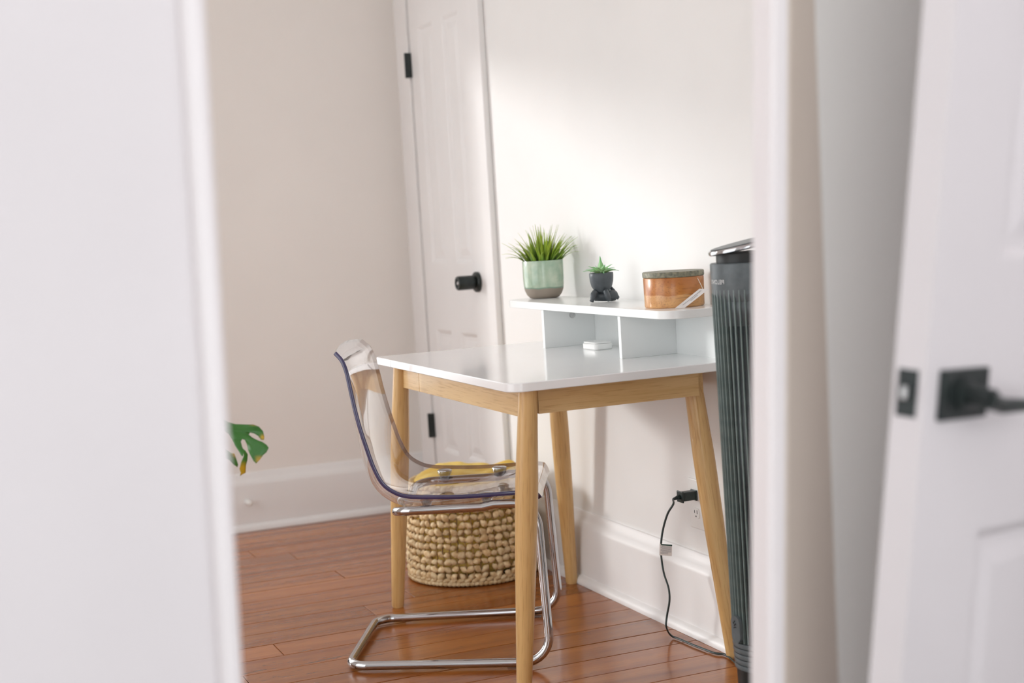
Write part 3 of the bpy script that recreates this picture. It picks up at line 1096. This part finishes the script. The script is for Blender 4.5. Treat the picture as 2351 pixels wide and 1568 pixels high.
sm = bo.modifiers.new('soft', 'SUBSURF'); sm.levels = 1; sm.render_levels = 1
tag(bo, 'mustard yellow blanket bundled inside the woven basket', 'blanket')

# ------------------------------------------------------------------ tower fan
FC = pix(1740, 1000, 3.36)
fan = thing('tower_fan', 'charcoal tower fan with vertical slats and slanted chrome top', 'fan', (FC.x, FC.y, 0), 0)
fcam = math.atan2(-FC.y, -FC.x)


def fr_(z):
    return 0.078 + (0.0885 - 0.078) * max(0.0, min(1.0, (z - 0.15) / 0.86))


MB().lathe([(0, 0.0), (0.14, 0.0), (0.145, 0.006), (0.14, 0.012), (0.06, 0.022), (0.05, 0.03), (0, 0.03)], 48).obj('base', 'fan_grey', fan, auto=40)
MB().lathe([(0, 0.02), (0.070, 0.02), (0.072, 0.10), (0, 0.10)], 40).obj('neck', 'fan_black', fan, auto=40)
for i in range(5):
    z0 = 0.092 + i * 0.0128
    MB().lathe([(0.055, z0), (0.0755 + 0.0006 * i, z0 + 0.001), (0.0765 + 0.0006 * i, z0 + 0.004), (0.0755 + 0.0006 * i, z0 + 0.0115), (0.055, z0 + 0.0125)], 40).obj('ring', 'fan_grey', fan, auto=30)
MB().lathe([(0, 0.1), (fr_(0.1) - 0.0075, 0.1), (fr_(1.0) - 0.0075, 1.0), (0, 1.0)], 40).obj('core', 'fan_black', fan, auto=40)
zc0, zc1 = 0.945, 1.008
MB().lathe([(fr_(zc0) - 0.006, zc0 - 0.02), (fr_(zc0), zc0), (fr_(zc1), zc1), (fr_(zc1) - 0.002, zc1 + 0.002), (0, zc1 + 0.002)], 48).obj('collar', 'fan_grey', fan, auto=35)
MB().lathe([(0, 1.009), (0.074, 1.009), (0.074, 1.03), (0, 1.035)], 40).obj('top_neck', 'fan_black', fan, auto=40)
tpv = [(0, 0.0), (0.088, 0.0), (0.0915, 0.003), (0.0915, 0.008), (0.089, 0.011), (0, 0.012)]
tc_ = MB().lathe(tpv, 56).obj('top_cap', 'chrome', fan, auto=40)
ct = MB().lathe([(0, 0.0118), (0.085, 0.0118), (0.084, 0.0128), (0, 0.013)], 48).obj('control_panel', 'fan_grey', tc_, auto=40)
ax = CR.copy(); ax.z = 0
tilt_axis = Vector((0, 0, 1)).cross(ax).normalized()
tc_.location = (0, 0, 1.043)
tc_.rotation_euler = Matrix.Rotation(math.radians(-11), 3, tilt_axis).to_euler()
NSL = 44
sl = MB()
zz0, zz1 = 0.157, 0.952
sw, sdp = 0.0014, 0.008
sl.add([(fr_(z) - d_, y_, z) for z in (zz0, zz1) for d_, y_ in ((sdp, -sw), (0, -sw * 0.8), (0, sw * 0.8), (sdp, sw))],
       [(0, 3, 2, 1), (4, 5, 6, 7), (0, 1, 5, 4), (1, 2, 6, 5), (2, 3, 7, 6), (3, 0, 4, 7)])
slm = sl.mesh('slat', 'fan_slat')
for i in range(NSL):
    o = link_mesh('slat', slm, fan)
    o.rotation_euler = (0, 0, 2 * PI * i / NSL)
# solid fluted backing beside the air outlet, and above it
bk = MB()
vv = []; ff = []
a0, a1 = fcam - math.radians(38), fcam + math.radians(150)
for i in range(31):
    a = a0 + (a1 - a0) * i / 30
    for z in (0.158, 0.95):
        vv.append(((fr_(z) - 0.006) * math.cos(a), (fr_(z) - 0.006) * math.sin(a), z))
for i in range(30):
    ff.append((2 * i, 2 * i + 2, 2 * i + 3, 2 * i + 1))
bk.add(vv, ff)
b_ = link_mesh('side_wall', bk.mesh('side_wall', 'fan_wall', smooth=True, fix=False), fan)
b_.modifiers.new('thick', 'SOLIDIFY').thickness = 0.003
vv = []; ff = []
for i in range(41):
    a = 2 * PI * i / 40
    for z in (0.872, 0.95):
        vv.append(((fr_(z) - 0.0055) * math.cos(a), (fr_(z) - 0.0055) * math.sin(a), z))
for i in range(40):
    ff.append((2 * i, 2 * i + 2, 2 * i + 3, 2 * i + 1))
b2_ = MB().add(vv, ff)
b_ = link_mesh('outlet_head', b2_.mesh('outlet_head', 'fan_grey', smooth=True, fix=False), fan)
b_.modifiers.new('thick', 'SOLIDIFY').thickness = 0.003


def cyl_map(pts2, R_fn, ang0):
    """(s along the arc, z) -> 3D on the fan body"""
    out = []
    for s_, z in pts2:
        R_ = R_fn(z)
        a = ang0 + s_ / R_
        out.append((R_ * math.cos(a), R_ * math.sin(a), z))
    return out


# remote control holder on the front
ra = fcam - math.radians(54)
oc = fillet([(-0.016, 0.158, 0), (0.016, 0.158, 0), (0.016, 0.220, 0), (-0.016, 0.220, 0)], [0.0155] * 4, 6, closed=True)
pa = cyl_map([(p.x, p.y) for p in oc], lambda z: fr_(z) + 0.001, ra)
pb_ = cyl_map([(p.x, p.y) for p in oc], lambda z: fr_(z) + 0.009, ra)
nq = len(pa)
hold = MB().add(pa + pb_, [tuple(range(nq)), tuple(range(2 * nq - 1, nq - 1, -1))] + [(i, (i + 1) % nq, nq + (i + 1) % nq, nq + i) for i in range(nq)]).obj('remote_holder', 'fan_grey', fan, auto=35)
mk = MB()
for s_, z, w, h_ in ((0.000, 0.208, 0.002, 0.002), (-0.004, 0.204, 0.0022, 0.0022), (0.003, 0.202, 0.002, 0.002), (-0.001, 0.199, 0.0022, 0.0018), (0.002, 0.195, 0.0035, 0.0012), (-0.003, 0.193, 0.0015, 0.002)):
    q = cyl_map([(s_ - w / 1, z - h_ / 1), (s_ + w / 1, z - h_ / 1), (s_ + w / 1, z + h_ / 1), (s_ - w / 1, z + h_ / 1)], lambda z: fr_(z) + 0.0094, ra)
    mk.add(q, [(0, 1, 2, 3)])
mk.obj('button_marks', 'slot', hold)
# lettering, reading right to left as in the view
fc = bpy.data.curves.new('lettering', 'FONT')
fc.body = 'PELONIS'
fc.size = 0.0135
fc.space_character = 1.08
fo = bpy.data.objects.new('lettering_tmp', fc)
COL.objects.link(fo)
dg = bpy.context.evaluated_depsgraph_get()
tm = bpy.data.meshes.new_from_object(fo.evaluated_get(dg))
bpy.data.objects.remove(fo)
ta = fcam - math.radians(40)
for v_ in tm.vertices:
    s_, z = v_.co.x, 0.9655 + v_.co.y
    a = ta - s_ / 0.088
    R_ = fr_(z) + 0.0006
    v_.co = Vector((R_ * math.cos(a), R_ * math.sin(a), z))
tm.materials.clear(); tm.materials.append(M['white_print'])
tm.name = 'lettering'
link_mesh('lettering', tm, fan)

# ------------------------------------------------------------------ outlet, cord and tag
OY, OZ = 3.452, 0.352
outlet = thing('wall_outlet', 'white double wall outlet above the baseboard', 'outlet', (WBX, OY, OZ))
MB().box(-0.006, 0, -0.040, 0.040, -0.067, 0.067).obj('cover_plate', 'white_plastic', outlet, bevel=0.003, bseg=3)
for dz in (0.024, -0.024):
    pts = fillet([(-0.0085, -0.017, -0.014 + dz), (-0.0085, 0.017, -0.014 + dz), (-0.0085, 0.017, 0.014 + dz), (-0.0085, -0.017, 0.014 + dz)], [0.010] * 4, 5, closed=True)
    rc = MB().prism([tuple(p) for p in pts], (0.003, 0, 0)).obj('receptacle', 'white_plastic', outlet, auto=35)
    for dy, h_ in ((0.0065, 0.004), (-0.0065, 0.005)):
        MB().box(-0.0089, -0.008, dy - 0.0011, dy + 0.0011, dz + 0.004 - h_, dz + 0.004 + h_).obj('slot', 'slot', rc)
    MB().box(-0.0089, -0.008, -0.0022, 0.0022, dz - 0.0105, dz - 0.0062).obj('slot', 'slot', rc, bevel=0.0008)

cordt = thing('power_cord', 'dark green-black fan cord with a plug and white warning tag', 'cord', (0, 0, 0))
pz = OZ + 0.026
pk = MB().box(-0.050, -0.009, -0.0125, 0.0125, -0.012, 0.012).obj('plug', 'cord', cordt, bevel=0.003, bseg=3)
pk.location = (WBX, OY, pz)
MB().box(-0.055, -0.0505, -0.016, 0.016, -0.015, 0.015).obj('plug_flange', 'cord', pk, bevel=0.0015)
MB().box(-0.014, -0.0095, -0.015, 0.015, -0.014, 0.014).obj('plug_collar', 'cord', pk, bevel=0.0015)
for i in range(4):
    MB().lathe([(0.003, 0), (0.0065 - i * 0.0008, 0), (0.0065 - i * 0.0008, 0.003), (0.003, 0.003)], 10).obj('strain_relief', 'cord', pk, auto=40)
    q = bpy.data.objects[-1] if False else pk.children[-1]
    q.location = (-0.0565 - i * 0.0042, 0, -0.001 * i); q.rotation_euler = (0, -PI / 2, 0)


def onplane(px, py, ax, val):
    d = CR * (px - 1175.5) - CU * (py - 784) + CF * 3434.78
    c0 = Vector((0, 0, 1.135))
    return c0 + d * ((val - c0[ax]) / d[ax])


cp = [(WBX - 0.056, OY, pz), (WBX - 0.074, OY, pz - 0.003)]
for px, py, xx in ((1546, 1157, 1.838), (1533, 1179, 1.828), (1523, 1212, 1.819), (1518, 1245, 1.812), (1518, 1275, 1.812), (1524, 1315, 1.812), (1535, 1350, 1.812), (1537, 1380, 1.81), (1531, 1415, 1.808), (1530, 1440, 1.805)):
    cp.append(tuple(onplane(px, py, 0, xx)))
for px, py in ((1545, 1462), (1590, 1480), (1640, 1499), (1665, 1503), (1692, 1525), (1715, 1548)):
    q = onplane(px, py, 2, 0.0045)
    cp.append((q.x, q.y, 0.0045))
cpath = smooth_path(cp, 6)
for q in cpath:
    q.z = max(q.z, 0.0043)
cb = MB()
side = Vector((0.35, 0.93, 0))
cb.tube([q + side * 0.0021 for q in cpath], 0.0024, 8)
cb.tube([q - side * 0.0021 for q in cpath], 0.0024, 8)
cb.obj('cable', 'cord', cordt, smooth=True)
tg0 = onplane(1517, 1248, 0, 1.8085)
du = CR.copy() * 1.0
tgw = MB()
ex = (CR * 0.996 - CU * 0.08).normalized(); ez = (CU * 0.996 + CR * 0.04).normalized(); en = ex.cross(ez)
T0 = tg0 - CR * 0.001


def tagq(x0, x1, z0, z1, lift, nm, material, parent):
    pts = [T0 + ex * x + ez * z + en * lift for x, z in ((x0, z0), (x1, z0), (x1, z1), (x0, z1))]
    return MB().prism([tuple(p) for p in pts], en * 0.0003).obj(nm, material, parent)


tg = tagq(-0.002, 0.031, -0.030, 0.0, 0.004, 'warning_tag', 'paper', cordt)
tagq(0.001, 0.0305, -0.0035, -0.0002, 0.0045, 'header_bar', 'ink_green', tg)
ln_ = MB()
for i in range(9):
    x0 = 0.001 + (0.003 if i % 3 == 0 else 0)
    x1 = 0.029 if i < 7 else 0.021
    z = -0.006 - i * 0.0024
    pts = [T0 + ex * x + ez * zz_ + en * 0.0045 for x, zz_ in ((x0, z), (x1, z), (x1, z + 0.0009), (x0, z + 0.0009))]
    ln_.prism([tuple(p) for p in pts], en * 0.0002)
ln_.obj('small_print', 'ink', tg)

# ------------------------------------------------------------------ things on the shelf
SZ = SHZ + 0.021


def blade(length, width_, curl, nseg=7, fold=0.25):
    """a leaf blade along local +Z bending towards +X, with thickness"""
    vv, ff, al = [], [], []
    x = z = 0.0
    for i in range(nseg + 1):
        t = i / nseg
        ang = curl * t ** 1.4
        if i:
            x += math.sin(ang) * length / nseg
            z += math.cos(ang) * length / nseg
        w = width_ * (1 - t) ** 0.65 * (0.75 + 0.6 * math.sin(PI * min(1, t * 1.3 + 0.1)))
        if i == nseg:
            w = width_ * 0.03
        nx, nz = math.cos(ang), -math.sin(ang)
        th = 0.0012 * (1 - 0.7 * t)
        for yy, off in ((-w, fold * w), (0, 0), (w, fold * w), (0, -th)):
            vv.append((x - nx * off, yy, z - nz * off)); al.append(t)
    for i in range(nseg):
        b = i * 4
        for j in range(4):
            j2 = (j + 1) % 4
            ff.append((b + j, b + j2, b + 4 + j2, b + 4 + j))
    ff.append((nseg * 4 + 3, nseg * 4 + 2, nseg * 4 + 1, nseg * 4))
    return vv, ff, al


def leaf_mesh(name, material, *a, **k):
    vv, ff, al = blade(*a, **k)
    me = MB().add(vv, ff).mesh(name, material, smooth=True)
    at = me.attributes.new('along', 'FLOAT', 'POINT')
    for i, t in enumerate(al):
        at.data[i].value = t
    return me


PC = onplane(1250.5, 684, 0, 1.832)
pg = thing('potted_grass', 'spiky artificial grass in a round pale green glazed pot', 'plant', (1.832, PC.y, SZ))
PRr = 0.0625
pot = MB().lathe([(0, 0.0), (0.036, 0.0), (0.044, 0.002), (0.053, 0.012), (0.0585, 0.025), (0.0612, 0.04), (0.0622, 0.06), (0.0628, 0.113), (0.0622, 0.1145), (0.060, 0.1145), (0.0593, 0.113), (0.058, 0.06), (0.05, 0.03), (0, 0.03)], 48).obj('pot', 'glaze', pg, auto=40)
MB().lathe([(0, 0.03), (0.0572, 0.03), (0.0582, 0.095), (0.03, 0.099), (0, 0.1)], 28).obj('soil', 'soil', pg, auto=60)
gm = [leaf_mesh('leaf', 'grass', l_, 0.0054, c_) for l_, c_ in ((0.125, 0.12), (0.112, 0.35), (0.112, 0.6), (0.10, 0.9), (0.085, 0.3), (0.10, 1.2), (0.075, 0.6))]
for i in range(124):
    rr = 0.046 * math.sqrt(random.random()) * (0.5 if i < 9 else 1)
    a = random.uniform(0, 2 * PI)
    lean = (rr / 0.046) * random.uniform(0.35, 0.85)
    idx = random.choice([0, 0, 1, 4]) if rr < 0.02 else random.choice([1, 2, 3, 4, 6]) if rr < 0.038 else random.choice([2, 3, 5, 6, 1])
    o = link_mesh('leaf', gm[idx], pg)
    o.location = (rr * math.cos(a), rr * math.sin(a), 0.092)
    if i < 9:
        lean *= 0.35
        o.data = gm[0]
    o.rotation_euler = (Matrix.Rotation(a + random.uniform(-0.5, 0.5), 3, 'Z') @ Matrix.Rotation(lean * 0.8, 3, 'Y')).to_euler()
    s_ = random.uniform(0.85, 1.1)
    o.scale = (s_, s_, s_)

SP = onplane(1386, 690, 0, 1.822)
ps = thing('figure_planter', 'small charcoal figure-shaped planter with a pale green succulent', 'plant', (1.822, SP.y, SZ))
U3 = Vector((CR.x, CR.y, 0)).normalized(); F3 = Vector((CF.x, CF.y, 0)).normalized()


def loc(u, f_, z):
    return U3 * u + F3 * f_ + Vector((0, 0, z))


bowl = MB().lathe([(0, 0.0), (0.012, 0.0015), (0.022, 0.008), (0.029, 0.020), (0.0325, 0.034), (0.0335, 0.046), (0.0335, 0.056), (0.0325, 0.057), (0.031, 0.056), (0.030, 0.046), (0.02, 0.03), (0, 0.03)], 36).obj('bowl', 'planter', ps, auto=50)
bowl.location = loc(-0.003, 0, 0.025)
MB().lathe([(0, 0.03), (0.0295, 0.045), (0.0305, 0.0525), (0, 0.054)], 24).obj('soil', 'soil', bowl, auto=60)
bd = MB()
rotu = Matrix((U3, Vector((-U3.y, U3.x, 0)), Vector((0, 0, 1)))).transposed()
bd.tube([loc(-0.026, 0.004, 0.013), loc(-0.010, 0.004, 0.016), loc(0.010, 0.004, 0.016), loc(0.024, 0.008, 0.0165), loc(0.034, 0.012, 0.0145), loc(0.038, 0.014, 0.013)], [0.009, 0.0135, 0.0145, 0.0160, 0.0135, 0.007], 16)
bd.obj('torso', 'planter', ps, smooth=True)
for pts, rr in (([(-0.022, -0.012, 0.031), (-0.028, -0.016, 0.022), (-0.032, -0.020, 0.0105), (-0.034, -0.021, 0.0065)], [0.0055, 0.0085, 0.0092, 0.006]),
                ([(0.006, -0.026, 0.032), (0.008, -0.029, 0.022), (0.012, -0.031, 0.0105), (0.013, -0.031, 0.0065)], [0.005, 0.0075, 0.0082, 0.0055])):
    ex_ = [loc(*p) for p in pts]
    a_ = (ex_[0] - ex_[1]).normalized(); b_ = (ex_[-1] - ex_[-2]).normalized()
    MB().tube(smooth_path([ex_[0] + a_ * 0.004] + ex_ + [ex_[-1] + b_ * 0.0035], 4), [v_ for v_ in [0.002] + [0] * 0] + [rr[min(3, int(i / 4))] + (rr[min(3, int(i / 4) + 1)] - rr[min(3, int(i / 4))]) * ((i % 4) / 4) for i in range(19)] + [0.002], 14).obj('arm', 'planter', ps, smooth=True)
for pts, rr in (([(0.022, 0.016, 0.040), (0.028, 0.014, 0.030), (0.034, 0.010, 0.018), (0.038, 0.008, 0.009), (0.037, 0.008, 0.005)], [0.004, 0.006, 0.007, 0.0075, 0.004]),):
    MB().tube([loc(*p) for p in pts], rr, 14).obj('leg', 'planter', ps, smooth=True)
smh = [leaf_mesh('leaf', 'succulent', l_, w_, c_, nseg=8, fold=0.45) for l_, w_, c_ in ((0.050, 0.0095, 0.1), (0.042, 0.0085, 0.5), (0.044, 0.008, 0.8), (0.038, 0.008, 0.6), (0.026, 0.0085, 0.2))]
for i in range(19):
    if i == 0:
        idx, lean, a, r0 = 0, 0.06, fcam, 0.001
    elif i < 4:
        idx, lean, a, r0 = 4, 0.35, i * 2.1 + 0.6, 0.004
    elif i < 11:
        idx, lean, a, r0 = random.choice([1, 3]), random.uniform(0.6, 0.85), i * 0.92, 0.006
    else:
        idx, lean, a, r0 = 2, random.uniform(0.85, 1.15), i * 0.80 + 0.3, 0.009
    o = link_mesh('leaf', smh[idx], ps)
    p = loc(-0.003, 0, 0.079)
    o.location = (p.x + r0 * math.cos(a), p.y + r0 * math.sin(a), p.z)
    o.rotation_euler = (Matrix.Rotation(a, 3, 'Z') @ Matrix.Rotation(lean, 3, 'Y')).to_euler()

BX = onplane(1549, 701, 0, 1.826)
wbox = thing('wooden_box', 'round orange-brown wooden box with a stone lid and paper tag', 'box', (1.826, BX.y, SZ))
MB().lathe([(0, 0), (0.0725, 0), (0.0745, 0.0015), (0.0755, 0.004), (0.0765, 0.074), (0.0755, 0.0755), (0.07, 0.0755), (0.068, 0.01), (0, 0.01)], 56).obj('body', 'boxwood', wbox, auto=35)
MB().lathe([(0, 0.0758), (0.0765, 0.0758), (0.0778, 0.0775), (0.0778, 0.0875), (0.0765, 0.0895), (0, 0.0895)], 56).obj('lid', 'stone_lid', wbox, auto=35)


def boxpt(px, py, depth):
    return pix(px, py, depth) - Vector((1.826, BX.y, SZ))


dB = CF.dot(Vector((1.826, BX.y, SZ)) - Vector((0, 0, 1.135)))
fd = dB - 0.0800
a_ = boxpt(1601, 637.5, dB - 0.060); b_ = boxpt(1614, 664, dB - 0.0735)
MB().tube([a_, (a_ + b_) / 2 - CF * 0.002, b_], 0.0008, 6).obj('string', 'string', wbox, smooth=True)
tq = [boxpt(1549, 712, dB - 0.100), boxpt(1572, 710.5, dB - 0.100), boxpt(1627, 664, dB - 0.073), boxpt(1606, 663, dB - 0.0735)]
tn = (tq[1] - tq[0]).cross(tq[3] - tq[0]).normalized()
if tn.dot(CF) > 0:
    tn = -tn
for p in tq[:2]:
    p.z = max(p.z, 0.0008)
tg2 = MB().prism([tuple(p) for p in tq], tn * 0.0005).obj('paper_tag', 'paper', wbox)
e_l = (tq[3] - tq[0]); e_w = (tq[1] - tq[0])
ik = MB()
random.seed(3)
for rowi, (w0, t0, t1) in enumerate(((0.38, 0.16, 0.86), (0.62, 0.38, 0.66))):
    t = t0
    while t < t1:
        dt = random.uniform(0.025, 0.06)
        pts = [tq[0] + e_l * t_ + e_w * w_ + tn * 0.0006 for t_, w_ in ((t, w0), (t + dt, w0), (t + dt, w0 + 0.07), (t, w0 + 0.07))]
        ik.prism([tuple(p) for p in pts], tn * 0.0002)
        t += dt + 0.012
ik.obj('handwriting', 'ink', tg2)

# ------------------------------------------------------------------ monstera behind the near wall
MP = (0.70, 4.72)
mon = thing('monstera_plant', 'monstera with a drooping split green leaf beside the near wall', 'plant', (MP[0], MP[1], 0))
MB().lathe([(0, 0), (0.10, 0), (0.13, 0.24), (0.125, 0.245), (0.12, 0.23), (0, 0.23)], 36).obj('pot', 'planter', mon, auto=40)
MB().lathe([(0, 0.2), (0.118, 0.225), (0, 0.235)], 24).obj('soil', 'soil', mon, auto=60)


def outline_leaf(pts_px, depth, bulge, parent, wilt_px):
    """leaf lamina from a traced outline, bent in depth and given thickness"""
    import mathutils.geometry as mg
    bm = bmesh.new()
    vs_ = []
    cx_ = sum(p[0] for p in pts_px) / len(pts_px); cy_ = sum(p[1] for p in pts_px) / len(pts_px)
    for px, py in pts_px:
        vs_.append(bm.verts.new(Vector((px, py, 0))))
    for tri in mg.tessellate_polygon([[Vector((px, py, 0)) for px, py in pts_px]]):
        try:
            bm.faces.new([vs_[k_] for k_ in tri])
        except ValueError:
            pass
    bmesh.ops.subdivide_edges(bm, edges=bm.edges, cuts=2, use_grid_fill=True)
    lay = bm.verts.layers.float.new('wilt')
    for v_ in bm.verts:
        px, py = v_.co.x, v_.co.y
        w = 0
        for wx, wy, wr in wilt_px:
            w = max(w, 1 - math.hypot(px - wx, py - wy) / wr)
        v_[lay] = max(0.0, min(1.0, w * 1.6))
        dd = depth + bulge(px, py)
        v_.co = pix(px, py, dd) - Vector((MP[0], MP[1], 0))
    me = bpy.data.meshes.new('leaf')
    bm.to_mesh(me); bm.free()
    for p in me.polygons:
        p.use_smooth = True
    me.materials.append(M['monstera'])
    o = link_mesh('leaf', me, parent)
    sd_ = o.modifiers.new('thick', 'SOLIDIFY'); sd_.thickness = 0.0012
    return o


MD = 4.72
lf = [(505, 960), (522, 969), (540, 974), (560, 975), (582, 975), (595, 980), (604, 990), (607, 1003), (606, 1010), (600, 1010), (593, 1001), (583, 995), (574, 993), (571, 998),
      (580, 1005), (592, 1011), (603, 1015), (612, 1021), (617, 1028), (612, 1038), (604, 1045), (597, 1055), (588, 1064), (582, 1058), (575, 1045), (570, 1034), (567, 1020), (562, 1010), (556, 1008), (553, 1014), (556, 1026), (560, 1034), (558, 1048), (554, 1046), (548, 1036), (540, 1024), (532, 1008), (524, 996), (505, 985)]
outline_leaf(lf, MD, lambda x, y: 0.03 * math.sin((x - 500) / 40) - 0.0010 * (y - 1000) * 0.6, mon, [(597, 1056, 12), (604, 1004, 8), (583, 974, 6)])
lf2 = [(558, 1030), (563, 1034), (569, 1043), (568, 1056), (565, 1068), (564, 1085), (556, 1089), (551, 1093), (553, 1085), (550, 1076), (554, 1060), (560, 1046)]
outline_leaf(lf2, MD - 0.03, lambda x, y: 0.0006 * (y - 1060), mon, [(557, 1080, 24)])
lf3 = [(515, 1030), (530, 1040), (538, 1041), (543, 1055), (547, 1067), (545, 1072), (536, 1066), (526, 1056), (512, 1050)]
outline_leaf(lf3, MD + 0.02, lambda x, y: 0.0006 * (y - 1050), mon, [(540, 1042, 10)])
base = Vector((0, 0, 0.22))
tipv = pix(505, 972, MD) - Vector((MP[0], MP[1], 0))
MB().tube(smooth_path([base, base + Vector((0.03, 0, 0.25)), tipv + Vector((-0.06, 0, 0.03)), tipv], 6), 0.005, 8).obj('stem', 'monstera_stem', mon, smooth=True)

# ------------------------------------------------------------------ door stop on the far baseboard
ds = thing('door_stop', 'small white door stop on the far baseboard', 'door stop', (1.197, WAY - 0.030, 0.112))
a_ = MB().lathe([(0, 0), (0.012, 0), (0.012, 0.004), (0.006, 0.006), (0.0055, 0.03), (0, 0.03)], 16).obj('stem', 'white_plastic', ds, auto=40)
a_.rotation_euler = (PI / 2, 0, 0)
b_ = MB().lathe([(0, 0.028), (0.010, 0.028), (0.011, 0.031), (0.011, 0.040), (0.008, 0.044), (0, 0.045)], 16).obj('bumper', 'white_plastic', ds, auto=40)
b_.rotation_euler = (PI / 2, 0, 0)
